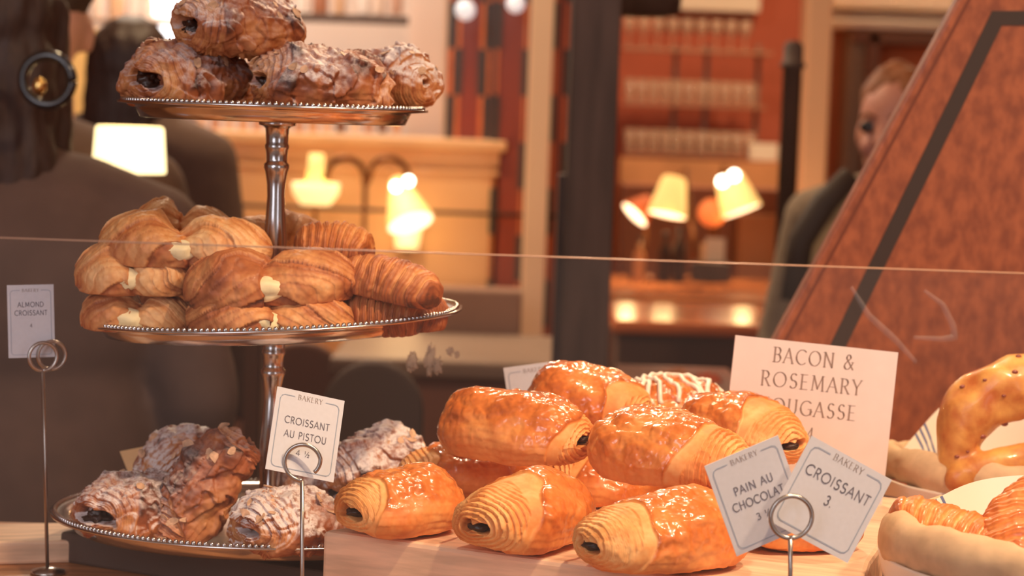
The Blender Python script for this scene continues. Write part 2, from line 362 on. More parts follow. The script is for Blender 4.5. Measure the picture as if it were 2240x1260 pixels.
# ------------------------------------------------------------------ stroke lettering (printed on the cards)
def arc(cx, cy, rx, ry, a0, a1, n=14):
    return [(cx + rx * math.cos(math.radians(a0 + (a1 - a0) * i / n)), cy + ry * math.sin(math.radians(a0 + (a1 - a0) * i / n))) for i in range(n + 1)]
def glyphs():
    g = {}
    g['A'] = (0.72, [[(0.02, 0), (0.36, 1)], [(0.36, 1), (0.70, 0)], [(0.15, 0.36), (0.57, 0.36)]], [(0.02, 0), (0.70, 0)])
    g['B'] = (0.58, [[(0.1, 0), (0.1, 1)], [(0.1, 1), (0.30, 1)] + arc(0.30, 0.76, 0.2, 0.24, 90, -90) + [(0.1, 0.52)], [(0.1, 0.52), (0.32, 0.52)] + arc(0.32, 0.26, 0.23, 0.26, 90, -90) + [(0.1, 0)]], [(0.06, 0), (0.06, 1)])
    g['C'] = (0.78, [arc(0.47, 0.5, 0.42, 0.5, 48, 312, 24)], [])
    g['D'] = (0.76, [[(0.1, 0), (0.1, 1)], [(0.1, 1), (0.26, 1)] + arc(0.26, 0.5, 0.42, 0.5, 90, -90, 18) + [(0.1, 0)]], [(0.06, 0), (0.06, 1)])
    g['E'] = (0.55, [[(0.1, 0), (0.1, 1)], [(0.1, 1), (0.5, 1)], [(0.1, 0.52), (0.44, 0.52)], [(0.1, 0), (0.52, 0)]], [(0.06, 0), (0.06, 1)])
    g['F'] = (0.52, [[(0.1, 0), (0.1, 1)], [(0.1, 1), (0.5, 1)], [(0.1, 0.52), (0.42, 0.52)]], [(0.1, 0), (0.06, 1)])
    g['G'] = (0.82, [arc(0.47, 0.5, 0.42, 0.5, 48, 340, 24), [(0.78, 0.08), (0.78, 0.45)], [(0.56, 0.45), (0.84, 0.45)]], [])
    g['H'] = (0.74, [[(0.1, 0), (0.1, 1)], [(0.64, 0), (0.64, 1)], [(0.1, 0.52), (0.64, 0.52)]], [(0.1, 0), (0.1, 1), (0.64, 0), (0.64, 1)])
    g['I'] = (0.24, [[(0.12, 0), (0.12, 1)]], [(0.12, 0), (0.12, 1)])
    g['K'] = (0.66, [[(0.1, 0), (0.1, 1)], [(0.58, 1), (0.1, 0.42)], [(0.27, 0.62), (0.62, 0)]], [(0.1, 0), (0.1, 1), (0.58, 1), (0.6, 0)])
    g['L'] = (0.5, [[(0.1, 0), (0.1, 1)], [(0.1, 0), (0.48, 0)]], [(0.1, 1)])
    g['M'] = (0.92, [[(0.1, 0), (0.16, 1)], [(0.16, 1), (0.46, 0.12)], [(0.46, 0.12), (0.76, 1)], [(0.76, 1), (0.82, 0)]], [(0.1, 0), (0.82, 0), (0.12, 1), (0.80, 1)])
    g['N'] = (0.78, [[(0.1, 0), (0.1, 1)], [(0.1, 1), (0.68, 0)], [(0.68, 0), (0.68, 1)]], [(0.1, 0), (0.06, 1), (0.68, 1)])
    g['O'] = (0.94, [arc(0.47, 0.5, 0.42, 0.5, 0, 360, 30)], [])
    g['P'] = (0.54, [[(0.1, 0), (0.1, 1)], [(0.1, 1), (0.28, 1)] + arc(0.28, 0.74, 0.22, 0.26, 90, -90) + [(0.1, 0.48)]], [(0.1, 0), (0.06, 1)])
    g['R'] = (0.62, [[(0.1, 0), (0.1, 1)], [(0.1, 1), (0.28, 1)] + arc(0.28, 0.75, 0.22, 0.25, 90, -90) + [(0.1, 0.5)], [(0.28, 0.5), (0.58, 0)]], [(0.1, 0), (0.06, 1), (0.6, 0)])
    g['S'] = (0.56, [arc(0.29, 0.755, 0.2, 0.245, 38, 260, 14) + arc(0.27, 0.265, 0.23, 0.265, 80, -145, 16)], [])
    g['T'] = (0.56, [[(0.28, 0), (0.28, 1)], [(0.02, 1), (0.54, 1)]], [(0.28, 0)])
    g['U'] = (0.70, [[(0.1, 1), (0.1, 0.3)] + arc(0.35, 0.27, 0.25, 0.27, 180, 360, 14) + [(0.6, 1)]], [(0.1, 1), (0.6, 1)])
    g['Y'] = (0.64, [[(0.03, 1), (0.32, 0.46)], [(0.61, 1), (0.32, 0.46)], [(0.32, 0.46), (0.32, 0)]], [(0.03, 1), (0.61, 1), (0.32, 0)])
    g['&'] = (0.80, [[(0.74, 0.0), (0.22, 0.72)] + arc(0.36, 0.80, 0.15, 0.20, 190, 0, 10) + [(0.50, 0.76), (0.16, 0.42)] + arc(0.30, 0.23, 0.22, 0.23, 130, 300, 12) + [(0.64, 0.32), (0.70, 0.5)]], [(0.68, 0.5)])
    g['1'] = (0.3, [[(0.05, 0.8), (0.17, 1), (0.17, 0)]], [])
    g['2'] = (0.5, [arc(0.25, 0.73, 0.2, 0.27, 160, -30, 12) + [(0.05, 0), (0.48, 0)]], [])
    g['3'] = (0.5, [arc(0.23, 0.75, 0.19, 0.25, 150, -80, 12) + arc(0.23, 0.27, 0.22, 0.27, 80, -150, 14)], [])
    g['4'] = (0.56, [[(0.40, 0), (0.40, 1), (0.03, 0.28), (0.54, 0.28)]], [])
    g['/'] = (0.4, [[(0.05, 0), (0.35, 1)]], [])
    h1 = [[(0.02 + a * .42, 0.52 + b * .48) for a, b in st] for st in g['1'][1]]; h2 = [[(0.42 + a * .5, b * .48) for a, b in st] for st in g['2'][1]]
    g['h'] = (0.72, h1 + [[(0.14, 0), (0.54, 1)]] + h2, [])
    g['.'] = (0.24, [[(0.12, 0), (0.12, 0.05)]], [])
    g[' '] = (0.36, [], [])
    return g
GL = glyphs()
def text_width(t, sp): return sum(GL[c][0] + sp for c in t) - sp
def put_text(mb, fr, t, u, v, cap, width=None, serif=False, wt=0.1, sp=0.14):
    """lettering centred at (u, v) metres on the face FR = (origin, ex, ey, normal); cap height in metres"""
    o, ex, ey, n = fr; w = text_width(t, sp); xs = (width / w) if width else cap; x = u - w * xs / 2
    def pt(a, b): return o + ex * a + ey * b + n * 0.00025
    def seg(p, q, th):
        d = Vector((q[0] - p[0], q[1] - p[1])); l = d.length
        if l < 1e-7: return
        d /= l; nn = Vector((-d.y, d.x)) * th / 2; e = d * th * 0.25
        a = [(p[0] - e.x + nn.x, p[1] - e.y + nn.y), (p[0] - e.x - nn.x, p[1] - e.y - nn.y), (q[0] + e.x - nn.x, q[1] + e.y - nn.y), (q[0] + e.x + nn.x, q[1] + e.y + nn.y)]
        mb.add([pt(*k) for k in a], [(0, 1, 2, 3)])
    for ch in t:
        gw, strokes, ser = GL[ch]
        for st in strokes:
            pts = [(x + a * xs, v - cap / 2 + b * cap) for a, b in st]
            for p, q in zip(pts[:-1], pts[1:]):
                if serif:
                    dx, dy = q[0] - p[0], q[1] - p[1]; l = math.hypot(dx, dy) or 1
                    th = cap * (0.035 + 0.085 * abs(dy) / l * (1.0 if dx * dy <= 1e-9 else 0.55))
                else: th = cap * wt
                seg(p, q, th)
        if serif:
            for a, b in ser:
                c = (x + a * xs, v - cap / 2 + b * cap); seg((c[0] - cap * 0.1, c[1]), (c[0] + cap * 0.1, c[1]), cap * 0.035)
        x += (gw + sp) * xs
M_card = mat('card_stock', (216, 216, 224), 0.75, var=0.02, scale=300)
M_ink = mat('grey_ink', (120, 116, 128), 0.7)
M_inkb = mat('brown_ink', (150, 132, 124), 0.7)
M_line = mat('blue_grey_line', (158, 170, 188), 0.7)

def card(name, TL, a, b, Y, za, zb, thick=0.0006):
    """rectangular card from its top left pixel, edge vectors in pixels and their depth run"""
    s = Y / F
    p0 = P(*TL, Y); p1 = P(TL[0] + a[0], TL[1] + a[1], Y + za * s); p2 = P(TL[0] + b[0], TL[1] + b[1], Y + zb * s)
    ex = p1 - p0; Wd = ex.length; ex = ex / Wd; ey = p0 - p2; ey = ey - ex * ey.dot(ex); Hh = ey.length; ey = ey / Hh
    n = ex.cross(ey)
    M = Matrix(((ex.x, ey.x, n.x), (ex.y, ey.y, n.y), (ex.z, ey.z, n.z))).to_4x4()
    cen = p0 + ex * Wd / 2 - ey * Hh / 2; M.translation = cen
    mb = MB().box((-Wd / 2, -Hh / 2, -thick), (Wd / 2, Hh / 2, 0))
    o = mb.build(name, M_card); o.matrix_world = M
    fr = (Vector((-Wd / 2, Hh / 2, 0)), Vector((1, 0, 0)), Vector((0, 1, 0)), Vector((0, 0, 1)))
    return o, fr, Wd, Hh
def card_border(o, fr, Wd, Hh, m=None):
    mb = MB(); i = 0.065 * Wd; k = 0.06 * Wd; lw = 0.0105 * Wd; og = fr[0]; g = 0.23 * Wd; c = Wd / 2
    def q(x, y): return Vector((og.x + x, og.y - y, 0.0003))
    top = 0.075 * Hh
    path = [(c + g, top), (Wd - i - k, top), (Wd - i - k * 0.35, top + k * 0.3), (Wd - i, top + k), (Wd - i, Hh - i - k), (Wd - i - k * 0.35, Hh - i - k * 0.3), (Wd - i - k, Hh - i), (i + k, Hh - i), (i + k * 0.35, Hh - i - k * 0.3), (i, Hh - i - k), (i, top + k), (i + k * 0.35, top + k * 0.3), (i + k, top), (c - g, top)]
    for p, r in zip(path[:-1], path[1:]):
        d = Vector((r[0] - p[0], r[1] - p[1])).normalized(); n = Vector((-d.y, d.x)) * lw / 2; e = d * lw * 0.3
        mb.add([q(p[0] - e.x + n.x, p[1] - e.y + n.y), q(p[0] - e.x - n.x, p[1] - e.y - n.y), q(r[0] + e.x - n.x, r[1] + e.y - n.y), q(r[0] + e.x + n.x, r[1] + e.y + n.y)], [(0, 1, 2, 3)])
    return mb.build('border_line', m or M_line, o)
def card_text(o, fr, Wd, Hh, rows):
    mb = MB(); mh = MB()
    put_text(mh, fr, 'BAKERY', Wd / 2, -0.075 * Hh, 0.055 * Wd * 1.25, 0.36 * Wd, True, sp=0.2)
    mh.build('heading', M_inkb, o)
    for t, v, w, cap in rows:
        put_text(mb, fr, t, Wd / 2, -v * Hh, cap * Wd, w * Wd if w else None, False, 0.12)
    mb.build('lettering', M_ink, o)

# ------------------------------------------------------------------ shared materials
M_steel = mat('silver_plate', (216, 212, 212), 0.17, 1.0, var=0.12, scale=25, bump=0.06)
M_wire = mat('brushed_steel_wire', (190, 182, 176), 0.28, 1.0)
M_oak = mat('pale_oak_board', (232, 194, 162), 0.55, var=0.16, scale=14, bump=0.2, stretch=(1, 9, 9), coat=0.1)
M_counter = mat('counter_wood', (186, 128, 84), 0.45, var=0.2, scale=9, bump=0.1, stretch=(1.2, 10, 6))
M_black = mat('black_riser', (92, 72, 62), 0.8, var=0.08, scale=8)
M_dark = mat('dark_stained_timber', (92, 72, 64), 0.7, var=0.2, scale=6, stretch=(8, 8, 1))
M_panelwood = mat('burled_brown_wood', (186, 104, 62), 0.5, c2=(148, 78, 46), scale=60, bump=0.2, stretch=(1.4, 1.4, 0.8), coat=0.15, detail=8)
M_inlay = mat('black_inlay', (70, 56, 48), 0.7)
M_red = mat('terracotta_plaster', (184, 92, 66), 0.9, var=0.06, scale=3)
M_cream = mat('cream_paint', (238, 214, 190), 0.7, var=0.04, scale=3)
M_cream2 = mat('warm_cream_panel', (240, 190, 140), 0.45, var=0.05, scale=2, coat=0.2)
M_pink = mat('pale_plaster', (240, 218, 206), 0.8, var=0.04, scale=3)
M_floor = mat('floor_boards', (110, 70, 48), 0.5, var=0.25, scale=4, stretch=(8, 1, 1))
M_ceil = mat('ceiling_paint', (226, 200, 176), 0.9)
M_brownwall = mat('brown_wall', (150, 92, 64), 0.8, var=0.06, scale=3)
M_shade = mat('lit_lamp_shade', (255, 214, 140), 0.8, emit=((1.0, 0.60, 0.17), 1.05))
M_shade_in = mat('lit_shade_lining', (255, 240, 210), 0.8, emit=((1.0, 0.90, 0.62), 2.0))
M_shade_hot = mat('bright_lamp_shade', (255, 230, 190), 0.8, emit=((1.0, 0.70, 0.28), 1.3))
M_bulb = mat('lit_bulb', (255, 250, 235), 0.4, emit=((1.0, 0.93, 0.75), 9.0))
M_brass = mat('aged_brass', (120, 74, 44), 0.35, 0.8)
M_glassware = mat('clear_glassware', (226, 186, 156), 0.12, var=0.1, scale=30)
_b = M_glassware.node_tree.nodes['Principled BSDF']; _b.inputs['Alpha'].default_value = 0.3; _b.inputs['Specular IOR Level'].default_value = 1.0

# ================================================================== THE ROOM
def pbox(mb, x0, y0, x1, y1, Y, dep, mi=0):
    ym, xm = (y0 + y1) / 2, (x0 + x1) / 2; zl = max(P(xm, y1, Y).z, 0.0)
    return mb.box((P(x0, ym, Y).x, Y, zl), (P(x1, ym, Y).x, Y + dep, P(xm, y0, Y).z), mi)
def boxobj(name, x0, y0, x1, y1, Y, dep, m, parent=None, bevel=0.004):
    return pbox(MB(), x0, y0, x1, y1, Y, dep).build(name, m, parent, False, bevel)
struct(MB().box((-4, 1.0, -0.1), (4, 10.4, 0)).build('floor', M_floor))
struct(MB().box((-4, 9.6, 0), (4, 9.75, 3.3)).build('wall_back', M_red))
struct(MB().box((-4, -2.6, 3.3), (4, 10.4, 3.4)).build('ceiling', M_ceil))
struct(MB().box((-4.1, 1.0, 0), (-4, 10.4, 3.3)).build('wall_left', M_brownwall))
struct(MB().box((4, 1.0, 0), (4.1, 10.4, 3.3)).build('wall_right', M_brownwall))

struct(MB().box((-4, -2.6, 0), (4, -2.5, .4)).build('wall_front', M_brownwall))
M_day = mat('unseen_daylit_window', (255, 255, 255), .3, emit=((.86, .9, 1.0), 2.4))  # unseen panes behind the camera, placed for metal highlights and cool front light
for k_, (xa_, xb_) in enumerate(((-3.5, -2.6), (-2.45, -1.6), (1.9, 2.8))):
    fr_ = struct(MB().box((xa_ - .05, -2.54, .4), (xa_, -2.48, 3.0)).box((xb_, -2.54, .4), (xb_ + .05, -2.48, 3.0)).box((xa_, -2.54, .4), (xb_, -2.48, .46)).box((xa_, -2.54, 2.9), (xb_, -2.48, 3.0)).build('window_%d' % (k_ + 2), M_dark))
    MB().box((xa_, -2.53, .46), (xb_, -2.51, 2.9)).build('pane', M_day, fr_)
# bottle alcove behind the panel: pale wall, bright window strip, shelf
struct(boxobj('wall_alcove', -60, -260, 962, 330, 7.6, 0.1, M_pink))
M_win = mat('daylit_window_pane', (255, 255, 255), 0.3, emit=((0.95, 0.97, 1.0), 3.0))
wf = struct(boxobj('window_1', 318, -150, 452, 178, 7.5, 0.05, M_cream))
o = boxobj('pane', 330, -140, 442, 36, 7.47, 0.02, M_win, wf); o = boxobj('pane', 338, 50, 436, 170, 7.47, 0.02, M_win, wf)
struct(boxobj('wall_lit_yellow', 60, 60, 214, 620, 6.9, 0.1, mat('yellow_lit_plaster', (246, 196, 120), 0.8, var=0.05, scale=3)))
tag(boxobj('wall_shelf', 640, 32, 905, 46, 7.05, 0.2, M_dark), 'dark wooden wall shelf carrying pale bottles above the panel', 'shelf')
tag(boxobj('glass_shelf', 195, 46, 640, 55, 7.05, 0.2, mat('grey_shelf_edge', (168, 140, 122), 0.5)), 'grey shelf carrying glass jars near the bright window', 'shelf')

def bottle(name, px, pyb, w, h, Y, m, label, cat='bottle', group=None, neck=0.35, capm=None):
    s = Y / F; r = w * s / 2; H = h * s; b = P(px, pyb, Y)
    t = empty(name, b); tag(t, label, cat, group)
    MB().lathe([(0, 0), (r * .95, 0), (r, H * .03), (r, H * .58), (r * .85, H * .66), (r * neck, H * .76), (r * neck, H * .93), (0, H * .93)], 20).build('bottle_body', m, t, True)
    MB().lathe([(r * neck * 1.15, H * .90), (r * neck * 1.15, H), (0, H)], 16).build('cap', capm or M_dark, t, True)
    return t
bc = [((206, 160, 138), 'pale pink'), ((236, 206, 186), 'milky white'), ((120, 78, 60), 'dark brown'), ((222, 176, 140), 'peach'), ((170, 110, 80), 'amber'), ((244, 226, 214), 'frosted white')]
BM = [mat('bottle_glass_' + n.replace(' ', '_'), c, 0.2, var=0.08, scale=40, coat=0.4) for c, n in bc]
places = ['under the top plate\'s rim', 'beside the stem']
seq = [1, 0, 1, 3, 0, 5, 1, 0, 3, 1, 2, 5, 0, 2, 3]
for k in range(15):
    q = seq[k]
    bottle('bottle', 440 + k * 30.5 , 290, 19, 128 + (k * 37) % 60, 6.25, BM[q], f'{bc[q][1]} bottle on the panel ledge, number {k+1} counted from the bench lamp side'.replace(f', number {k+1} counted from the bench lamp side', ''), 'bottle', f'{bc[q][1]} bottles along the panel ledge')
for k, (x, q, w, h) in enumerate([(662, 5, 24, 110), (700, 4, 34, 95), (742, 3, 26, 120), (796, 5, 26, 100), (830, 1, 24, 115), (866, 0, 26, 105)]):
    lab = ['frosted white bottle at the near end of the dark wall shelf', 'squat amber bottle on the dark wall shelf', 'peach bottle standing mid shelf above the panel', 'frosted white bottle with bright highlight in the shelf middle', 'milky white bottle second from the cream pillar on the wall shelf', 'pale pink bottle on the wall shelf next to the cream pillar'][k]
    bottle('bottle', x, 32, w, h, 7.12, BM[q], lab)
def jar(px, pyb, w, h, Y, m, label):
    s = Y / F; r = w * s / 2; H = h * s; t = empty('glass_jar', P(px, pyb, Y)); tag(t, label, 'jar')
    MB().lathe([(0, 0), (r * .96, 0), (r, H * .05), (r, H * .72), (r * .8, H * .8), (r * .8, H * .86), (0, H * .86)], 20).build('jar_body', m, t, True)
    MB().lathe([(r * .86, H * .84), (r * .86, H), (0, H)], 20).build('lid', M_cream, t, True)
jar(213, 46, 26, 60, 7.12, BM[1], 'milky jar at the person end of the grey shelf')
jar(256, 46, 38, 74, 7.12, BM[3], 'peach coloured storage jar on the grey shelf')
jar(292, 46, 24, 92, 7.12, BM[5], 'slim frosted jar beside the bright window on the grey shelf')
jar(322, 46, 26, 56, 7.12, BM[5], 'small bright jar in front of the window strip')

# panelled partition with ledge, rail and wall lamps
t = empty('booth_partition', P(750, 700, 6.0)); t.location.z = 0; tag(t, 'long cream wooden booth partition glowing orange under its lamps', 'partition')
def under(o, t):
    o.parent = t; o.matrix_parent_inverse = Matrix.Translation(t.location).inverted(); return o
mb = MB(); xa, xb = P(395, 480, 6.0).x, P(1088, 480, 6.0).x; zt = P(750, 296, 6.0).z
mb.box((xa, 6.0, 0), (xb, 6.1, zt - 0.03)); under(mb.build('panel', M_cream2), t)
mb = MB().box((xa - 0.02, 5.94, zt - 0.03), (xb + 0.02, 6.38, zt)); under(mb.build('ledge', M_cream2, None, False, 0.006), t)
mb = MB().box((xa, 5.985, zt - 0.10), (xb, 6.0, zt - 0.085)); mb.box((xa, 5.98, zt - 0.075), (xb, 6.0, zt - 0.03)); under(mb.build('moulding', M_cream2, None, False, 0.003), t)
zr = P(750, 457, 5.86).z
r_ = MB().tube([(P(395, 440, 5.86).x, 5.86, zr), (P(1222, 478, 5.86).x, 5.86, zr)], 0.0055, 10).build('hand_rail', M_inlay, None, True); tag(r_, 'thin black rail running across the glowing partition', 'rail')

def tube_arc(c, rx, rz, a0, a1, n=16): return [(c[0] + rx * math.cos(math.radians(a0 + (a1 - a0) * i / n)), c[1], c[2] + rz * math.sin(math.radians(a0 + (a1 - a0) * i / n))) for i in range(n + 1)]
def light_in(t, loc, power, color=(1.0, 0.62, 0.26), size=0.03):
    o = lamp('POINT', 'bulb_light', loc, None, power, color, size); under(o, t); return o
def shade(t, a, b, ra, rb, m, inner=True, name='lamp_shade'):
    """tapered shade from point a (radius ra, closed top) to point b (radius rb, open mouth)"""
    a, b = Vector(a), Vector(b); ax = b - a; L = ax.length; q = ax.to_track_quat('Z', 'Y').to_matrix().to_4x4(); q.translation = a
    o = under(MB().lathe([(ra * .15, 0), (ra * .8, 0.0), (ra, L * .06), (rb, L * .98), (rb, L), (rb * .93, L)], 32, M=q).build(name, m, None, True), t)
    if inner: i = under(MB().lathe([(rb * .93, L * 0.995), (rb * .5, L * .93), (0, L * .9)], 32, M=q).build('shade_lining', M_shade_in, None, True), t)
    return o
# twin armed lamp before the partition
c = P(797, 470, 5.7); t = empty('twin_arm_lamp', (c.x, 5.7, 0)); tag(t, 'twin armed lamp with arched arms and a glowing cone shade before the partition', 'lamp')
zt2 = P(797, 345, 5.7).z
under(MB().tube([(c.x, 5.7, 0.0), (c.x, 5.7, P(797, 400, 5.7).z)], 0.007, 10).build('pole', M_brass, None, True), t)
under(MB().lathe([(0, 0), (0.1, 0), (0.1, 0.015), (0.02, 0.03), (0, 0.03)], 32, (c.x, 5.7, 0)).build('base', M_brass, None, True), t)
k = 5.7 / F
for sgn, cx in ((-1, 755), (1, 850)):
    e = P(cx, 395, 5.7)
    pts = [(c.x, 5.7, P(797, 405, 5.7).z)] + tube_arc((e.x, 5.7, e.z), 43 * k, 50 * k, 0 if sgn < 0 else 180, 180 if sgn < 0 else 0)
    under(MB().tube(pts, 0.0085, 8).build('arm', M_brass, None, True), t)
shade(t, P(868, 392, 5.66), P(898, 488, 5.60), 18 * k, 52 * k, M_shade)
for bx, by in ((866, 408), (894, 396)):
    under(MB().ball(P(bx, by, 5.55), 11 * k, 10).build('bulb', M_bulb, None, True), t)
light_in(t, P(880, 452, 5.45), 1.5); light_in(t, P(690, 385, 5.75), 2.0)
# wall lamp behind the croissant plate
c = P(690, 440, 5.75); t = empty('wall_lamp', c); tag(t, 'glowing bowl shaped lamp on the partition behind the croissant plate', 'lamp')
under(MB().lathe([(0, -.01), (0.04, -.01), (0.062, 0.02), (0.066, 0.05), (0.05, 0.05)], 32, tuple(c)).build('lamp_shade', M_shade_hot, None, True), t)
under(MB().tube([(c.x, 5.75, c.z - 0.3), (c.x, 5.75, c.z)], 0.006, 8).build('stem', M_brass, None, True), t)
under(MB().tube([(c.x, 5.75, c.z + .05), (c.x, 5.75, c.z + .13)], [0.028, 0.02], 12).build('glass_chimney', mat('glowing_chimney', (255, 226, 150), 0.5, emit=((1, 0.68, 0.22), .9)), None, True), t)
# lamp's reflection on the booth panel, added as a small glowing cup
c = P(890, 545, 5.94); t = empty('lamp_reflection', c); tag(t, 'lamp reflection on the partition below the rail, added as a glowing cup', 'reflected_glow')
under(MB().box((c.x - .006, 5.94, c.z - .01), (c.x + .006, 5.999, c.z)).build('bracket', M_brass), t)
under(MB().lathe([(0, 0), (0.032, 0), (0.04, 0.06), (0.036, 0.06), (0.03, 0.01)], 24, tuple(c)).build('glass', M_shade_hot, None, True), t)
light_in(t, c + Vector((0, -0.12, 0.05)), 0.7)  # point light added for the reflected glow

# cream pillar, patterned columns, pale column
def column(name, x0, x1, Y, dep, m, label, ytop=-200):
    t = empty(name, ((P(x0, 300, Y).x + P(x1, 300, Y).x) / 2, Y, 0)); tag(t, label, 'column')
    a, b = P(x0, 300, Y).x, P(x1, 300, Y).x
    under(MB().box((a, Y, 0), (b, Y + dep, 3.3)).build('shaft', m, None, False, 0.004), t)
    under(MB().box((a - .02, Y - .02, 0), (b + .02, Y + dep + .02, 0.16)).build('plinth', m, None, False, 0.004), t)
    return t
column('plaster_pillar', 886, 968, 6.5, 0.3, M_pink, 'broad pale plaster pillar between shelf and patterned columns')
column('pale_column', 1152, 1203, 5.6, 0.12, mat('pale_painted_timber', (244, 206, 172), 0.6, var=0.03, scale=4), 'narrow pale painted column beside the dark timber post')
T_pan = mat('rust_glazed_panel', (150, 66, 44), 0.3, var=0.15, scale=3, coat=0.3)
T_dk = mat('dark_glazed_tile', (74, 66, 60), 0.3); T_or = mat('orange_glazed_tile', (224, 130, 76), 0.35, var=0.1, scale=20); T_pl = mat('pale_glazed_tile', (214, 216, 226), 0.3)
def tiled(name, x0, x1, Y, strips, label, off):
    t = empty(name, ((P(x0, 300, Y).x + P(x1, 300, Y).x) / 2, Y, 0)); tag(t, label, 'column')
    under(MB().box((P(x0, 300, Y).x, Y, 0), (P(x1, 300, Y).x, Y + .15, 3.3)).build('panel', T_pan), t)
    hgt = 101 * Y / F; z0 = P((x0 + x1) / 2, 107, Y).z
    for j, (a, b, par) in enumerate(strips):
        mb = MB(); xa, xb = P(a, 300, Y).x, P(b, 300, Y).x; k = -12
        while k < 16:
            z = z0 + k * hgt
            if z > 0.2 and z < 3.2:
                mi = (k + par) % 2
                mb.box((xa + (0.006 if mi else 0), Y - 0.012, z), (xb - (0.006 if mi else 0), Y, z + hgt), mi)
            k += 1
        under(mb.build('tile_strip', [T_dk, T_or]), t)
tiled('tiled_column', 972, 1080, 6.2, [(973, 990, 0), (990, 1006, 1), (1040, 1058, 1), (1056, 1072, 0), (1072, 1086, 1)], 'patterned column with alternating dark and orange tiles beside the plaster pillar', 0)
tiled('tiled_column', 1078, 1150, 6.0, [(1076, 1090, 0), (1136, 1150, 1)], 'rust red tiled column edged with dark blocks next to the pale column', 1)
tiled('tiled_column', 1196, 1250, 5.9, [(1202, 1214, 0), (1226, 1240, 1)], 'narrow tiled column squeezed between pale column and dark post', 1)
for x, y, r, lab in ((1018, 22, 22, 'white globe pendant nearer the plaster pillar'), (1128, 8, 20, 'white globe pendant above the rust red column')):
    c = P(x, y, 5.8); t = empty('globe_pendant', c); tag(t, lab, 'pendant lamp')
    MB().ball((0, 0, 0), r * 5.8 / F, 14).build('globe', mat('opal_globe', (235, 238, 246), 0.3, emit=((0.85, 0.9, 1), 0.5)), t, True)
    MB().tube([(0, 0, r * 5.8 / F), (0, 0, 3.3 - c.z)], 0.004, 6).build('cord', M_inlay, t)

# dark timber post
c = P(1293, 500, 3.6); t = empty('timber_post', (c.x, 3.6, 0)); tag(t, 'thick dark timber post standing between partition and glass shelves', 'post')
under(MB().box((P(1240, 400, 3.6).x, 3.6, 0), (P(1345, 400, 3.6).x, 3.72, 3.3)).build('shaft', M_dark, None, False, 0.004), t)
under(MB().box((P(1212, 640, 3.7).x, 3.66, 0), (P(1250, 640, 3.7).x, 3.74, P(1230, 380, 3.7).z)).build('side_batten', M_dark, None, False, 0.004), t)
c = P(1400, -60, 4.0); t = empty('dark_pendant', c); tag(t, 'dark metal pendant shade hanging at the top edge by the post', 'pendant lamp')
MB().lathe([(0.01, 0.1), (0.03, 0.1), (0.085, 0.0), (0.078, -0.075), (0.05, -0.082), (0, -.082)], 40).build('lamp_shade', M_dark, t, True)
MB().tube([(0, 0, 0.09), (0, 0, 3.3 - c.z)], 0.004, 6).build('cord', M_inlay, t)

# glass shelves on the terracotta wall
Ys = 9.2; ks = Ys / F
t = empty('shelf_rack', P(1510, 330, Ys)); t.location.z = 0; tag(t, 'grey metal rack with three glass shelves on the terracotta wall', 'shelving')
M_rack = mat('grey_rack_metal', (150, 120, 104), 0.4, 0.3); M_gshelf = mat('glass_shelf_edge', (170, 116, 88), 0.3)
for x in (1474, 1542, 1654): under(MB().box((P(x - 5, 250, Ys).x, Ys, P(x, 352, Ys).z + .03), (P(x + 5, 250, Ys).x, Ys + .03, P(x, 98, Ys).z)).build('upright', M_rack), t)
rows = [(110, 1362, 1684), (228, 1362, 1668), (336, 1362, 1668)]
for y, a, b in rows:
    z = P(1510, y, Ys).z; under(MB().box((P(a, y, Ys).x, Ys - .14, z - .012), (P(b, y, Ys).x, Ys + .02, z)).build('shelf', M_gshelf), t)
def glass_proto(kind):
    if kind == 0: prof = [(0, 0), (.030, 0), (.031, .004), (.005, .009), (.004, .055), (.02, .068), (.033, .09), (.034, .112), (.028, .132), (.026, .132), (.031, .11), (.028, .09), (0, .072)]
    else: prof = [(0, 0), (.025, 0), (.027, .01), (.031, .10), (.029, .10), (.025, .012), (0, .012)]
    return MB().lathe(prof, 18).mesh('drinking_glass' if kind else 'wine_glass', True)
gp = [glass_proto(0), glass_proto(1)]
for g_ in gp: g_.materials.append(M_glassware)
grow = [(110, 1372, 1640, 9, 0, 'stemmed wine glass on the top shelf of the rack', 'wine glasses on the top shelf'),
        (228, 1374, 1646, 11, 1, 'clear tumbler on the middle shelf of the rack', 'tumblers on the middle shelf'),
        (336, 1374, 1646, 11, 1, 'clear tumbler on the bottom shelf of the rack', 'tumblers on the bottom shelf')]
for y, a, b, n, kd, lab, grp in grow:
    for row in range(1):
        for i in range(n):
            x = a + (b - a) * (i + 0.5 * row) / (n - 0.5)
            o = bpy.data.objects.new('wine_glass' if kd == 0 else 'tumbler', gp[kd]); COL.objects.link(o)
            q = P(x, y, Ys); o.scale = (.84, .84, 1); o.location = (q.x, Ys - .09, P(1510, y, Ys).z + .0005); tag(o, lab, 'glass', grp)
# sideboard under the shelves and wall things there
tag(boxobj('sideboard', 1340, 352, 1745, 1200, 9.0, 0.35, mat('tan_sideboard', (206, 138, 88), 0.6, var=0.12, scale=5)), 'tan sideboard against the terracotta wall below the glass shelves', 'cabinet')
tag(boxobj('small_box', 1640, 314, 1702, 352, 9.02, 0.1, M_cream), 'small cream box on the sideboard near the dark pole', 'box')
struct(boxobj('trim_1', 1470, -60, 1664, 24, 9.45, 0.14, M_cream))

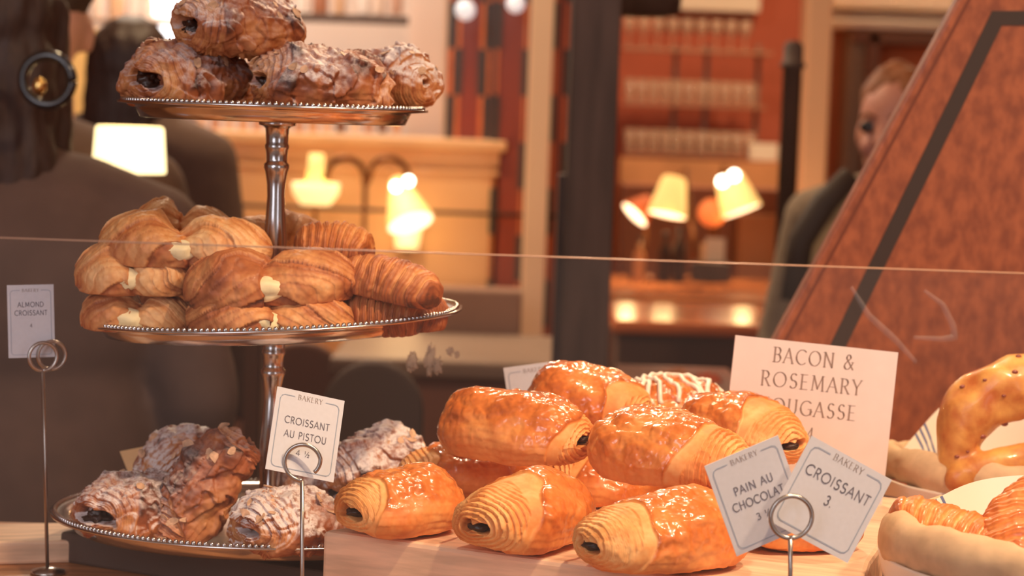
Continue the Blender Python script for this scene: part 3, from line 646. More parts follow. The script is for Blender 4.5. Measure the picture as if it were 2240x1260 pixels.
# bar with reading lamps
Yb = 6.6; kb = Yb / F
t = empty('bar_counter', (P(1540, 640, 6.2).x, 6.2, 0)); tag(t, 'long wooden bar with a lit top behind the glass case', 'bar')
M_bartop = mat('polished_bar_top', (222, 134, 74), 0.25, var=0.12, scale=4, stretch=(1, 6, 6), coat=0.4); M_barfront = mat('bar_front_wood', (158, 90, 58), 0.5, var=0.15, scale=4, stretch=(1, 6, 6)); M_bardark = mat('dark_bar_base', (96, 66, 54), 0.7)
bx0, bx1 = P(1310, 650, 6.2).x, P(1790, 650, 6.2).x
zt3 = P(1540, 648, 6.2).z
under(MB().box((bx0, 6.15, zt3 - .03), (bx1, 6.95, zt3)).build('bar_top', M_bartop, None, False, 0.006), t)
under(MB().box((bx0, 6.22, 0), (bx1, 6.9, zt3 - .03)).build('bar_front', M_barfront), t)
t = empty('foot_counter', (P(1520, 720, 5.2).x, 5.2, 0)); tag(t, 'lower dark counter with a rounded glowing edge in front of the bar', 'counter')
a5, b5 = P(1338, 720, 5.2).x, P(1722, 700, 5.2).x; z5 = P(1520, 706, 5.2).z
under(MB().box((a5, 5.2, z5 - .035), (b5, 5.75, z5)).build('counter_top', mat('glossy_counter_edge', (206, 112, 62), 0.22, var=0.1, scale=4, coat=0.5), None, False, 0.012), t)
under(MB().box((a5 + .02, 5.25, 0), (b5, 5.7, z5 - .035)).build('counter_front', M_bardark), t)
tag(boxobj('back_cabinet', 1345, 410, 1710, 1400, 7.4, 0.3, mat('brown_back_cabinet', (150, 92, 66), 0.6, var=0.15, scale=4)), 'brown cabinet behind the bar lamps', 'cabinet')
tag(boxobj('tan_screen', 1596, 470, 1708, 1400, 7.3, 0.06, mat('tan_screen', (196, 132, 92), 0.7, var=0.05, scale=5)), 'tan upright screen behind the tilted bar lamp', 'screen')
def bar_lamp(label, top, mouth, ra, rb, foot, hot, Y, inner=True, pw=0.9):
    f = P(*foot, Y); t = empty('bar_lamp', (f.x, Y, f.z)); tag(t, label, 'lamp')
    a, b = P(*top, Y), P(mouth[0], mouth[1], Y - 0.02)
    shade(t, a, b, ra * Y / F, rb * Y / F, hot, inner)
    under(MB().tube([(f.x, Y, f.z), (f.x, Y, f.z + .10), ((f.x + a.x) / 2, Y, max(a.z, f.z) + .03), tuple(a)], 0.006, 8).build('arm', M_brass, None, True), t)
    under(MB().lathe([(0, 0), (.05, 0), (.05, .012), (.012, .02), (0, .02)], 24, (f.x, Y, f.z)).build('base', M_brass, None, True), t)
    m = b + (b - a).normalized() * 0.03 + Vector((0, -0.06, 0)); light_in(t, m, pw)
    return t
def mouth_lamp(): pass
zf = zt3
def footpx(x): return (x, 612)
bar_lamp('glowing bar lamp with its white mouth tipped towards the timber post', (1476, 388), (1459, 470), 27, 43, footpx(1516), M_shade, 6.5)
bar_lamp('half hidden bar lamp glowing right next to the timber post', (1424, 434), (1388, 470), 15, 36, footpx(1408), mat('dim_orange_shade', (214, 110, 60), 0.7), 6.7)
tb = bar_lamp('glowing bar lamp tilted away towards the dark pole', (1592, 382), (1622, 462), 30, 46, footpx(1560), M_shade, 6.75)
for x, y in ((1580, 397), (1606, 384)): under(MB().ball(P(x, y, 6.6), 12 * kb, 10).build('bulb', M_bulb, None, True), tb)
t = empty('ember_lamp', P(1550, 625, 6.75)); tag(t, 'small dim orange lamp between the two tilted bar lamps', 'lamp')
MB().lathe([(0, 0), (.045, 0), (.04, .01), (.006, .02), (.006, .2), (0, .2)], 20).build('stem', M_brass, t, True)
MB().ball((0, 0, .235), .045, 12).build('globe', mat('ember_globe', (230, 120, 60), 0.6, emit=((1, .3, .08), 0.35)), t, True)
def bar_bottle(x, w, h, m, lab): bottle('bottle', x, 618, w, h, 6.35, m, lab, 'bottle')
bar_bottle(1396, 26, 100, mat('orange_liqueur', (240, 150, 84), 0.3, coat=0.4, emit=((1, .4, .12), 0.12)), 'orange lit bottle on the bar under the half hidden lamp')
bar_bottle(1452, 30, 110, M_dark, 'first dark bottle on the bar under the white mouthed lamp')
bar_bottle(1484, 30, 122, M_dark, 'taller dark bottle on the bar between the lamps')
t = empty('menu_block', P(1552, 616, 6.3)); tag(t, 'dark napkin block on the bar holding a cream menu card', 'card holder')
s_ = 6.3 / F
MB().box((-42 * s_, -.03, 0), (42 * s_, .03, 42 * s_)).build('block', M_dark, t, False, 0.004)
o = MB().box((-12 * s_, -.004, 42 * s_), (30 * s_, .0, 96 * s_)).build('menu_card', M_cream); o.location = t.location; tag(o, 'cream menu card standing in the dark block on the bar', 'card')
o = MB().box((-.03, -.004, 42 * s_), (-.008, .002, 84 * s_)).build('menu_card', M_cream2); o.location = t.location + Vector((0, 0.012, 0)); tag(o, 'narrow orange card tucked beside the cream menu card', 'card')

# dark pole with finial, chair back, doorway
c = P(1727, 300, 4.6); t = empty('newel_pole', (c.x, 4.6, 0)); tag(t, 'dark round pole with a domed cap before the doorway', 'pole')
zc = P(1727, 88, 4.6).z
under(MB().lathe([(0.021, 0), (0.021, zc - .06), (0.028, zc - .058), (0.028, zc - .05), (0.022, zc - .048), (0.021, zc - .012), (0.014, zc - .002), (0, zc)], 24, (c.x, 4.6, 0)).build('shaft', M_dark, None, True), t)
c = P(1770, 620, 5.0); t = empty('bar_chair', (c.x, 5.0, 0)); tag(t, 'reddish bar chair whose back shows beside the dark pole', 'chair')
M_chair = mat('red_brown_chair', (150, 72, 54), 0.5, var=0.1, scale=8)
zb_ = P(1760, 412, 5.0).z
under(MB().box((c.x - .02, 4.98, 0.8), (c.x + .22, 5.01, zb_)).build('backrest', M_chair, None, False, 0.012), t)
under(MB().box((c.x - .02, 4.98, .74), (c.x + .36, 5.34, .79)).build('seat', M_chair, None, False, 0.012), t)
for dx in (0, .32):
    for dy in (0.01, .33): under(MB().box((c.x + dx - .01, 4.98 + dy - .01, 0), (c.x + dx + .02, 4.98 + dy + .02, .74)).build('leg', M_chair), t)
dr = struct(boxobj('door_1', 1888, 88, 2160, 1400, 7.3, 0.05, mat('orange_lit_passage', (226, 118, 66), 0.8, var=0.05, scale=2)))
struct(boxobj('trim_2', 1742, -120, 1794, 1400, 6.9, 0.2, mat('warm_trim', (244, 196, 150), 0.7)))
struct(boxobj('wall_doorway', 1790, -120, 2300, 70, 7.35, 0.1, M_cream))
struct(boxobj('wall_strip', 1790, 60, 1834, 1400, 7.35, 0.1, mat('brown_strip', (176, 108, 76), 0.8)))
struct(boxobj('trim_3', 1830, 72, 1872, 1400, 7.2, 0.16, mat('grey_green_jamb', (150, 124, 102), 0.8)))
struct(boxobj('trim_4', 1868, 72, 1896, 1400, 7.15, 0.2, mat('brown_jamb', (128, 84, 66), 0.8)))
struct(boxobj('trim_5', 1868, 70, 2160, 98, 7.15, 0.2, mat('brown_lintel', (134, 92, 72), 0.8)))
struct(boxobj('trim_6', 1800, 48, 2180, 66, 7.15, 0.2, M_cream)); struct(boxobj('trim_7', 1800, 6, 2180, 20, 7.2, 0.2, M_cream))

# table, bowl, chairs seen under the middle plate
t = empty('dining_table', (P(560, 850, 5.4).x, 5.4, 0)); tag(t, 'round edged dining table lit orange behind the plate stand', 'table')
zt4 = P(560, 842, 5.4).z
under(MB().box((P(380, 850, 5.4).x, 5.3, zt4 - .03), (P(700, 850, 5.4).x, 5.92, zt4)).build('tabletop', mat('honey_table', (234, 160, 84), 0.4, var=0.1, scale=6), None, False, 0.01), t)
for dx in (400, 680):
    for dy in (5.35, 5.85): under(MB().box((P(dx, 850, 5.4).x - .02, dy, 0), (P(dx, 850, 5.4).x + .02, dy + .04, zt4 - .03)).build('leg', M_bardark), t)
light_in(t, P(560, 740, 5.45), 0.8)
c = P(476, 838, 5.45); t = empty('white_jug', (c.x, 5.45, zt4)); tag(t, 'pale wide jug on the dining table behind the plate stand', 'jug')
MB().lathe([(0, 0), (.07, 0), (.085, .03), (.08, .09), (.06, .13), (.066, .15), (.06, .15), (.055, .13), (.07, .09), (0, .02)], 32).build('jug_body', mat('pale_china', (232, 208, 200), 0.4), t, True)
MB().tube(tube_arc((-.08, 0, .085), .035, .045, 60, 300), .008, 8).build('handle', mat('pale_china_handle', (226, 190, 178), 0.4), t, True)
def chair(name, px, py_top, w, Y, m, label, round_=0.5):
    s = Y / F; c = P(px, py_top, Y); hw = w * s / 2; t = empty(name, (c.x, Y, 0)); tag(t, label, 'chair')
    zt = c.z; pts = [(c.x - hw, Y, zt - .34)] + [(c.x + hw * math.cos(math.radians(a)), Y, zt - hw * round_ * 1.6 + hw * round_ * 1.6 * math.sin(math.radians(a))) for a in range(180, -1, -12)] + [(c.x + hw, Y, zt - .34)]
    under(MB().prism(pts, (0, .035, 0)).build('backrest', m, None, False, 0.01), t)
    under(MB().box((c.x - hw, Y - .4, zt - .42), (c.x + hw, Y + .03, zt - .36)).build('seat', m, None, False, 0.012), t)
    for sx_ in (-1, 1):
        under(MB().box((c.x + sx_ * hw * .9 - .018, Y, 0), (c.x + sx_ * hw * .9 + .018, Y + .036, zt - .3)).build('leg', m), t)
        under(MB().box((c.x + sx_ * hw * .9 - .018, Y - .39, 0), (c.x + sx_ * hw * .9 + .018, Y - .354, zt - .4)).build('leg', m), t)
chair('round_backed_chair', 818, 792, 224, 3.6, mat('black_chair', (84, 64, 56), 0.8), 'black round backed chair behind the sugared pastries', 0.62)
chair('wooden_chair', 662, 748, 150, 4.9, mat('brown_chair', (120, 76, 58), 0.6), 'brown wooden chair behind the plate stem', 0.4)
o = MB().box((P(532, 850, 4.2).x, 4.2, 0), (P(572, 850, 4.2).x, 4.25, P(552, 700, 4.2).z)).build('brown_post', mat('brown_post', (112, 78, 64), 0.6)); tag(o, 'slim brown post rising behind the lower plate stem', 'post')
o = MB().box((P(573, 850, 4.24).x, 4.2, 0), (P(584, 850, 4.24).x, 4.25, P(552, 700, 4.2).z)).build('pale_post', mat('pale_post', (170, 134, 110), 0.6)); tag(o, 'thin pale post touching the slim brown post', 'post')
t = empty('bench', (P(1000, 760, 4.6).x, 4.6, 0)); tag(t, 'low bench with grey brown cushion top between partition and pastries', 'bench')
zB = P(1000, 790, 4.6).z
under(MB().box((P(720, 790, 4.6).x, 4.6, zB - .04), (P(1285, 790, 4.6).x, 5.2, zB)).build('bench_top', mat('grey_brown_top', (146, 118, 98), 0.5, var=0.08, scale=4), None, False, 0.01), t)
under(MB().box((P(730, 790, 4.6).x, 4.66, 0), (P(1275, 790, 4.6).x, 5.15, zB - .04)).build('bench_front', mat('brown_bench_front', (146, 92, 68), 0.6, var=0.1, scale=4)), t)
tag(MB().box((P(905, 690, 5.0).x, 5.22, 0), (P(1142, 690, 5.0).x, 5.34, P(1020, 650, 5.0).z)).build('serving_ledge', mat('dusky_ledge', (150, 110, 88), 0.5, var=0.1, scale=4), None, False, 0.01), 'dusky ledge end standing before the rust red column', 'ledge')
for x, y, r, m, lab in ((1440, 812, 26, (190, 116, 80), 'pale brown blurred bun on the low rear tray'), (1474, 800, 28, (206, 134, 92), 'tallest blurred bun on the low rear tray'), (1548, 812, 20, (214, 96, 56), 'small red orange blurred bun on the low rear tray')):
    c = P(x, y + r, 3.4); o = lump('bun', int(x), r * 3.4 / F, (1.4, 1, .8), mat('bun_crust_%d' % x, m, 0.6), None, c); tag(o, lab, 'bun')
tag(MB().box((P(1370, 840, 3.25).x, 3.2, 1.02), (P(1640, 840, 3.25).x, 3.6, P(1474, 832, 3.4).z)).build('rear_tray', mat('red_tray', (150, 84, 62), 0.6)), 'low reddish tray of buns behind the iced pastry', 'tray')
tag(MB().box((P(1362, 900, 3.2).x, 3.15, 0), (P(1660, 900, 3.2).x, 3.65, 1.02)).build('rear_stand', M_bardark), 'dark cabinet carrying the reddish tray', 'cabinet')

# unseen ceiling lamps added to brighten the back room and the slanted board
def added_ceiling_lamp(x, y, power, label, color=(1, .72, .42)):
    t = empty('added_ceiling_lamp', (x, y, 3.3)); tag(t, label, 'added lamp')
    MB().lathe([(0, 0), (.16, 0), (.16, -.05), (.14, -.06)], 32).build('housing', M_dark, t, True)
    MB().lathe([(.14, -.058), (.0, -.062)], 32).build('diffuser', mat('lit_diffuser', (255, 240, 210), 0.6, emit=((1, .85, .6), 3)), t, True)
    l = lamp('AREA', 'added_ceiling_light', (0, 0, -.09), None, power, color, 0.25); l.parent = t
added_ceiling_lamp(1.3, 7.6, 64, 'added unseen ceiling lamp above the bar')
added_ceiling_lamp(-0.5, 4.6, 26, 'added unseen ceiling lamp above the bench')
added_ceiling_lamp(-1.0, 6.2, 50, 'added unseen ceiling lamp above the bottle ledge', (1, .84, .66))
added_ceiling_lamp(1.5, 0.9, 44, 'added unseen ceiling lamp above the slanted board', (1, .70, .44))

# table lamp on the left, in front of the seated guests
c = P(282, 380, 3.2); s_ = 3.2 / F; t = empty('table_lamp', (c.x, 3.2, 0)); tag(t, 'table lamp with a bright drum shade beside the dark coat', 'lamp')
z0, z1 = P(282, 378, 3.2).z, P(282, 276, 3.2).z
under(MB().lathe([(70 * s_, z1), (74 * s_, z1 - .004), (80 * s_, z0 + .004), (79 * s_, z0), (72 * s_, z0)], 48, (c.x, 3.2, 0)).build('lamp_shade', mat('bright_drum_shade', (255, 244, 214), 0.8, emit=((1, .80, .40), 2.4)), None, True), t)
under(MB().lathe([(0, .0), (.09, 0), (.09, .02), (.012, .03), (.012, z0 + .05), (0, z0 + .05)], 24, (c.x, 3.2, 0)).build('pole', M_brass, None, True), t)
light_in(t, (c.x, 3.2, z0 - .05), 1.5)

# ------------------------------------------------------------------ people
def person(name, label, loc, yaw, h, coat_m, trouser_m, hair_m, skin_m, hair='long', face=True, hunch=0.0, turn=0.0, arm=0.05, slim=1.0, hx=0.0):
    k = h / 1.72; t = empty(name, loc, (0, 0, yaw)); tag(t, label, 'person')
    def cone(mb, a, b, ra, rb, n=14, st=8):
        a, b = Vector(a) * k, Vector(b) * k
        mb.tube([a + (b - a) * i / st for i in range(st + 1)], [(ra + (rb - ra) * i / st) * k for i in range(st + 1)], n); mb.ball(a, ra * k, 8); mb.ball(b, rb * k, 8)
    hz = 1.595; hc = Vector((0, -.015, hz))
    Rt = Matrix.Rotation(turn, 4, 'Z')
    def H(x, y, z): return (Rt @ Vector((x, y, z)) + Vector((hx, -.015, hz)))
    mb = MB()
    mb.ball(H(0, 0, .02) * k, 1, 16, sc=(.074 * k, .092 * k, .10 * k)); mb.ball(H(0, -.028, -.05) * k, 1, 14, sc=(.055 * k, .062 * k, .068 * k))
    mb.ball(H(0, -.05, -.095) * k, .026 * k, 8)
    cone(mb, H(0, -.088, .01), H(0, -.106, -.03), .009, .013)
    for s in (-1, 1): mb.ball(H(s * .076, .008, -.012) * k, 1, 8, sc=(.012 * k, .02 * k, .032 * k)); mb.ball(H(s * .034, -.072, -.035) * k, .02 * k, 8)
    mb.ball(H(0, -.088, -.062) * k, 1, 8, sc=(.024 * k, .01 * k, .009 * k))
    cone(mb, (0, .01, 1.40), (hx * .8, 0, 1.53), .056, .05)
    mb.ball((0, 0, 1.27 * k), 1, 16, sc=(.165 * k, .11 * k, .17 * k)); mb.ball((0, 0, 1.06 * k), 1, 16, sc=(.14 * k, .1 * k, .17 * k)); mb.ball((0, 0, .93 * k), 1, 16, sc=(.165 * k, .115 * k, .13 * k))
    sh = 1.405 + hunch; A = []
    for s in (-1, 1):
        a, e, w = (s * .17, 0, sh), (s * .235, .02, 1.13), (s * .22, -.09 - arm, .90)
        cone(mb, (s * .06, 0, sh + .02), a, .06, .052); cone(mb, a, e, .05, .038); cone(mb, e, w, .038, .026)
        A.append((a, e, w)); pw = Vector(w); dr = (Vector(w) - Vector(e)).normalized(); pc = pw + dr * .055
        mb.ball(pc * k, 1, 8, sc=(.02 * k, .036 * k, .045 * k))
        for q in range(4):
            b0 = pc + dr * .035 + Vector((0, -.03 + .02 * q, 0)); ln = (.062, .072, .068, .054)[q]
            b1 = b0 + dr * ln * .55; b2 = b1 + (dr + Vector((-s * .5, 0, 0))).normalized() * ln * .5
            cone(mb, b0, b1, .009, .0085, 8, 3); cone(mb, b1, b2, .0085, .007, 8, 3)
        cone(mb, pw + dr * .03 + Vector((0, -.028, 0)), pw + dr * .08 + Vector((-s * .012, -.06, 0)), .011, .008, 8, 3)
        cone(mb, (s * .088, 0, .9), (s * .095, -.01, .5), .086, .055); cone(mb, (s * .095, -.01, .5), (s * .10, .02, .09), .054, .036)
        cone(mb, (s * .10, .04, .04), (s * .115, -.13, .03), .036, .028)
    body = mb.build('body', skin_m, t); remesh(body, 0.009 * k, 3)
    cm = MB(); cm.ball((0, 0, 1.27 * k), 1, 16, sc=(.195 * k, .14 * k, .19 * k)); cm.ball((0, 0, 1.05 * k), 1, 16, sc=(.18 * k, .135 * k, .2 * k)); cone(cm, (0, 0, 1.0), (0, 0, .74), .17, .19, 20); cone(cm, (0, .01, sh), (0, 0, sh + .06), .085, .07)
    for a, e, w in A: cone(cm, (a[0] * .35, 0, sh + .03), a, .082 * slim, .072 * slim); cone(cm, a, e, .07 * slim, .058 * slim); cone(cm, e, w, .058 * slim, .045)
    remesh(cm.build('coat', coat_m, t), 0.012, 5)
    tm = MB()
    for s in (-1, 1): cone(tm, (s * .088, 0, .9), (s * .095, -.01, .5), .10, .07); cone(tm, (s * .095, -.01, .5), (s * .10, .02, .08), .07, .055)
    remesh(tm.build('trousers', trouser_m, t), 0.014, 4)
    for s in (-1, 1):
        sm = MB(); cone(sm, (s * .10, .045, .045), (s * .115, -.14, .036), .045, .036); sm.ball((s * .10 * k, .02 * k, .09 * k), .05 * k, 8); remesh(sm.build('shoe', trouser_m, t), 0.01, 3)
    hm = MB()
    if hair == 'bun': hm.ball(H(0, .024, .066) * k, 1, 18, sc=(.082 * k, .094 * k, .068 * k))
    else: hm.ball(H(0, .018, .045) * k, 1, 18, sc=(.087 * k, .096 * k, .092 * k))
    if hair == 'long':
        hm.ball(H(0, .05, -.06) * k, 1, 14, sc=(.088 * k, .06 * k, .15 * k)); hm.ball(H(0, .06, -.16) * k, 1, 14, sc=(.092 * k, .05 * k, .14 * k))
        for s in (-1, 1): cone(hm, H(s * .07, .01, .05), H(s * .082, .0, -.14), .03, .025)
    else:
        hm.ball(H(-.01, .03, .10) * k, 1, 12, sc=(.05 * k, .05 * k, .045 * k))
    ho = hm.build('hair', hair_m, t); remesh(ho, 0.008, 3)
    v = np.empty(len(ho.data.vertices) * 3); ho.data.vertices.foreach_get('co', v); v = v.reshape(-1, 3); nn = np.empty(len(ho.data.vertices) * 3); ho.data.vertices.foreach_get('normal', nn)
    v += nn.reshape(-1, 3) * (0.006 * fbm(v * np.array([45, 45, 14]), 3, 4))[:, None]; ho.data.vertices.foreach_set('co', v.reshape(-1)); ho.data.update()
    if face:
        for s in (-1, 1):
            e = MB().ball(H(s * .031, -.083, .006) * k, 1, 10, sc=(.019 * k, .008 * k, .013 * k)).build('eye', mat('dark_eye', (58, 48, 44), 0.3), t, True)
            b = MB().tube([H(s * .014, -.089, .026) * k, H(s * .032, -.088, .033) * k, H(s * .05, -.076, .026) * k], .004 * k, 6).build('eyebrow', hair_m, t, True)
        MB().tube([H(-.022, -.090, -.064) * k, H(0, -.097, -.062) * k, H(.022, -.090, -.064) * k], [.003 * k, .006 * k, .003 * k], 8).build('mouth', mat('lips', (176, 96, 84), 0.5), t, True)
    return t, H, k
M_coat = mat('dark_wool_coat', (110, 86, 76), 0.9, var=0.08, scale=20, bump=0.1); M_trs = mat('dark_trousers', (84, 66, 60), 0.9)
M_hairdk = mat('dark_brown_hair', (72, 52, 45), 0.6, var=0.2, scale=30, stretch=(6, 6, 1)); M_skin = mat('skin', (214, 160, 140), 0.55, var=0.04, scale=30)
pc = P(62, 400, 2.9)
t, H, k = person('person', 'person in a dark coat with long dark hair filling the left edge, seen from behind', (pc.x, 2.9, 0), math.radians(188), 1.745, M_coat, M_trs, M_hairdk, M_skin, 'long', True, -0.06, hx=.05)
cc = P(104, 175, 2.74)
o = MB().tube([(math.cos(a) * .032, 0, math.sin(a) * .032) for a in np.linspace(0, 2 * math.pi, 40)], .007, 12).build('hoop_earring', mat('black_hoop', (44, 36, 34), 0.2, coat=0.5), None, True)
TI = (Matrix.Translation(t.location) @ Matrix.Rotation(math.radians(188), 4, 'Z')).inverted()
o.location = cc; o.parent = t; o.matrix_parent_inverse = TI
o['label'] = 'large black hoop earring'
o = MB().ball((0, 0, 0), .009, 10, sc=(1, 1, 1.3)).build('gold_glint', mat('gold_glint', (255, 210, 130), 0.2, 1.0), t, True)  # glint on the hoop, put in as a small gold bead
o.location = P(86, 188, 2.73); o.parent = t; o.matrix_parent_inverse = (Matrix.Translation(t.location) @ Matrix.Rotation(math.radians(188), 4, 'Z')).inverted()
pc = P(85, 400, 3.5)
person('person', 'tall person with dark hair mostly hidden behind the nearest dark coat', (pc.x, 3.5, 0), math.radians(205), 1.80, M_coat, M_trs, M_hairdk, M_skin, 'bun', True, -.07)
pc = P(281, 400, 4.5)
person('person', 'person with dark hair in dark clothes standing behind the bright table lamp', (pc.x, 4.5, 0), math.radians(170), 1.72, M_coat, M_trs, M_hairdk, M_skin, 'long', True, 0.02)
pc = P(1956, 400, 4.25)
M_sweater = mat('grey_green_sweater', (150, 130, 108), 0.9, var=0.08, scale=60, bump=0.2)
t, H, k = person('person', 'person in a grey green sweater half hidden behind the slanted board, facing the camera', (pc.x, 4.25, 0), math.radians(-22), 1.665, M_sweater, M_trs, mat('auburn_hair', (150, 92, 58), 0.6, var=0.2, scale=30), mat('rosy_skin', (206, 140, 118), 0.55), 'bun', True, 0.0, math.radians(-6), .05, .88)
sm = MB().tube([(Vector((-.07, -.10, 1.50)) * k), (Vector((-.115, -.135, 1.44)) * k), (Vector((-.155, -.155, 1.36)) * k), (Vector((-.165, -.16, 1.24)) * k)], [.022, .026, .026, .024], 12).build('scarf', M_inlay, t, True); sm['label'] = 'dark scarf end over the shoulder'

# ================================================================== THE COUNTER DISPLAY
ZC = 1.13
t = empty('display_counter', (0, 1.9, 0)); tag(t, 'wooden display counter carrying the pastries', 'counter')
OUT = [(-1.3, 1.3), (1.3, 1.3), (1.3, 2.5), (-.02, 2.5), (-.10, 2.08), (-1.3, 2.02)]
under(MB().prism([(x, y, ZC - .03) for x, y in OUT], (0, 0, .03)).build('counter_top', M_counter, None, False, 0.004), t)
under(MB().prism([(x * .985, y + (.04 if y < 1.5 else -.02), 0) for x, y in OUT], (0, 0, ZC - .03)).build('counter_body', M_bardark), t)
# small plank at the left
def yawbox(name, FL, yaw, L, D, z0, z1, m, bevel=.003):
    M = Matrix.Translation((FL.x, FL.y, 0)) @ Matrix.Rotation(yaw, 4, 'Z')
    o = MB().box((0, 0, 0), (L, D, z1 - z0)).build(name, m, None, False, bevel); M.translation.z = z0; o.matrix_world = M
    return o
o = yawbox('wooden_plank', P(-200, 1262, 1.84), math.radians(17), .22, .085, ZC, ZC + .021, M_oak); tag(o, 'short pale wooden plank on the counter beside the plate stand', 'plank')
cf = P(130, 1229, Yz(130, 1229, ZC))
o = yawbox('black_riser', cf, math.radians(-27), .29, .33, ZC, ZC + .028, M_black); tag(o, 'low black riser block under the lowest plate of the stand', 'riser')

# three tiered stand
YS = 1.88
ct = P(599, 231, YS); cm_ = P(596, 683, YS); cb = P(588, 1119, YS)
stand = empty('tiered_stand', (cb.x, YS, ZC + .028)); tag(stand, 'silver three tiered plate stand with beaded rims', 'cake stand')
def tray(name, c, R, tilt, well=.8):
    f = R - .020; mb = MB()
    prof = [(0, -.0125), (f - .006, -.0125), (f - .002, -.0115), (f + .002, -.004), (f + .004, -.0015), (R - .004, .0006), (R, .0004), (R, -.0016), (f + .005, -.0030), (f + .0035, -.006), (f, -.0135), (f - .005, -.0142), (0, -.0142)]
    mb.lathe(prof, 128)
    nb = int(2 * math.pi * (R - .004) / .0052)
    for k in range(nb):
        a = 2 * math.pi * k / nb; mb.ball(((R - .0045) * math.cos(a), (R - .0045) * math.sin(a), .0012), .0022, 4)
    o = mb.build(name, M_steel, stand, True); M = Matrix.Translation(c) @ tilt.to_4x4()
    o.matrix_world = M; o.parent = stand; o.matrix_parent_inverse = Matrix.Translation(stand.location).inverted()
    return M
RX = lambda d: Matrix.Rotation(math.radians(d), 3, 'X'); RY = lambda d: Matrix.Rotation(math.radians(d), 3, 'Y')
MT = tray('tray', ct, .1375, RX(0.0)); MM = tray('tray', cm_, .1705, RY(-3.4)); MBt = tray('tray', cb, .194, RX(-2.0))
ZT, ZM, ZB = ct.z - .012, cm_.z - .012, cb.z - .012
def stem(za, zb, xa, xb):        # from under a tray down to the tray below
    h = za - zb; mb = MB()
    pr = [(.0, 0), (.0165, 0), (.0165, -.003), (.0125, -.004), (.0105, -.006), (.0100, -.016), (.0098, -.019), (.0108, -.021), (.0108, -.023), (.0098, -.025), (.0092, -.033), (.0092, -.036), (.0112, -.038), (.0112, -.041), (.0098, -.045), (.0082, -.055), (.0078, -.066), (.0088, -.085), (.0100, -.100), (.0105, -.112), (.0100, -.128), (.0090, -h + .030), (.0085, -h + .016), (.0100, -h + .006), (.0105, -h + .001), (0, -h)]
    v = []; n = 40
    for r, z in pr:
        x = xa + (xb - xa) * (-z / h); v.append((r, z, x))
    sub = MB(); sub.lathe([(r, z) for r, z, x in v], n)
    for i in range(len(pr)):
        for kq in range(n):
            p = sub.v[i * n + kq]; sub.v[i * n + kq] = (p[0] + v[i][2], p[1] + YS, p[2] + za)
    return under(sub.build('stem', M_steel, None, True), stand)
stem(ct.z - .0142, cm_.z - .0125, P(607, 262, YS).x, P(599, 690, YS).x); stem(cm_.z - .0142, cb.z - .0125, P(599, 752, YS).x, P(588, 1119, YS).x)
under(MB().lathe([(.0, .0), (.012, .0), (.008, .02), (.011, .05), (.006, .07), (.010, .085), (.0, .095)], 24, (P(609, 230, YS).x, YS, ct.z - .012)).build('finial', M_steel, None, True), stand)
under(MB().lathe([(0, 0), (.085, 0), (.085, .006), (.03, .012), (.02, cb.z - .0142 - ZC - .028), (0, cb.z - .0142 - ZC - .028)], 48, (cb.x, YS, ZC + .028)).build('foot', M_steel, None, True), stand)

def R3(yaw, pitch=0, roll=0): return Matrix.Rotation(math.radians(yaw), 4, 'Z') @ Matrix.Rotation(math.radians(pitch), 4, 'Y') @ Matrix.Rotation(math.radians(roll), 4, 'X')
def settle(o, px, py, Y, yaw, pitch=0, roll=0, z=None):
    """stand a pastry with its underside's middle on the sight line of a pixel at depth Y (or at height z)"""
    p = P(px, py, Y)
    if z is not None: p.z = z
    M = R3(yaw, pitch, roll); o.location = p; o.rotation_euler = M.to_euler(); return o
def pain(px, py, Y, yaw, L, Wd, H, seed, label, pitch=0, roll=0, z=None, **kw):
    kw.setdefault('face', 1 if yaw > 0 else -1); me, V, n = roll_mesh('pain_au_chocolat', seed, L, Wd, H, **kw); o = link('pain_au_chocolat', me, None, M_glaze)
    tag(o, label, 'pastry', 'glazed chocolate rolls on the wooden block')
    for s, e in ((-1, V[0].mean(0)), (1, V[-1].mean(0))):
        lump('chocolate_stick', seed + s, .0066, (1.5, 1.2, .62), M_choc, o, (e[0] + s * .0055, e[1], e[2]), .12)
    return settle(o, px, py, Y, yaw, pitch, roll, z)
def almond(px, py, Y, yaw, L, Wd, H, seed, label, grp, sugar=0.8, pitch=0, roll=0, z=None, rough=1.0, nfl=12, bake=0.06, choc=True, **kw):
    kw.setdefault('hole', .010); kw.setdefault('pitch', .0062)
    me, V, n = roll_mesh('almond_croissant', seed, L, Wd, H, rough=rough, sugar=sugar, bake=bake, **kw); o = link('almond_croissant', me, None, M_almond)
    tag(o, label, 'pastry', grp)
    flakes(V, n, seed, nfl, o, size=.0062)
    if choc:
        for s in (-1, 1): lump('filling', seed + s, .0085, (1.2, 1.2, .9), M_choc, o, (s * (L / 2 - .012), 0.003, H * .46), .3)
    return settle(o, px, py, Y, yaw, pitch, roll, z)
def crescent(px, py, Y, yaw, seed, label, grp, name='croissant', m=None, pitch=0, roll=0, z=None, cheese=None, **kw):
    me, V = crescent_mesh(name, seed, **kw); o = link(name, me, None, m or M_plain); tag(o, label, 'pastry', grp)
    for c in (cheese or []): lump('cheese_filling', seed, c[3], c[4], M_cheese, o, c[:3], .08)
    return settle(o, px, py, Y, yaw, pitch, roll, z)

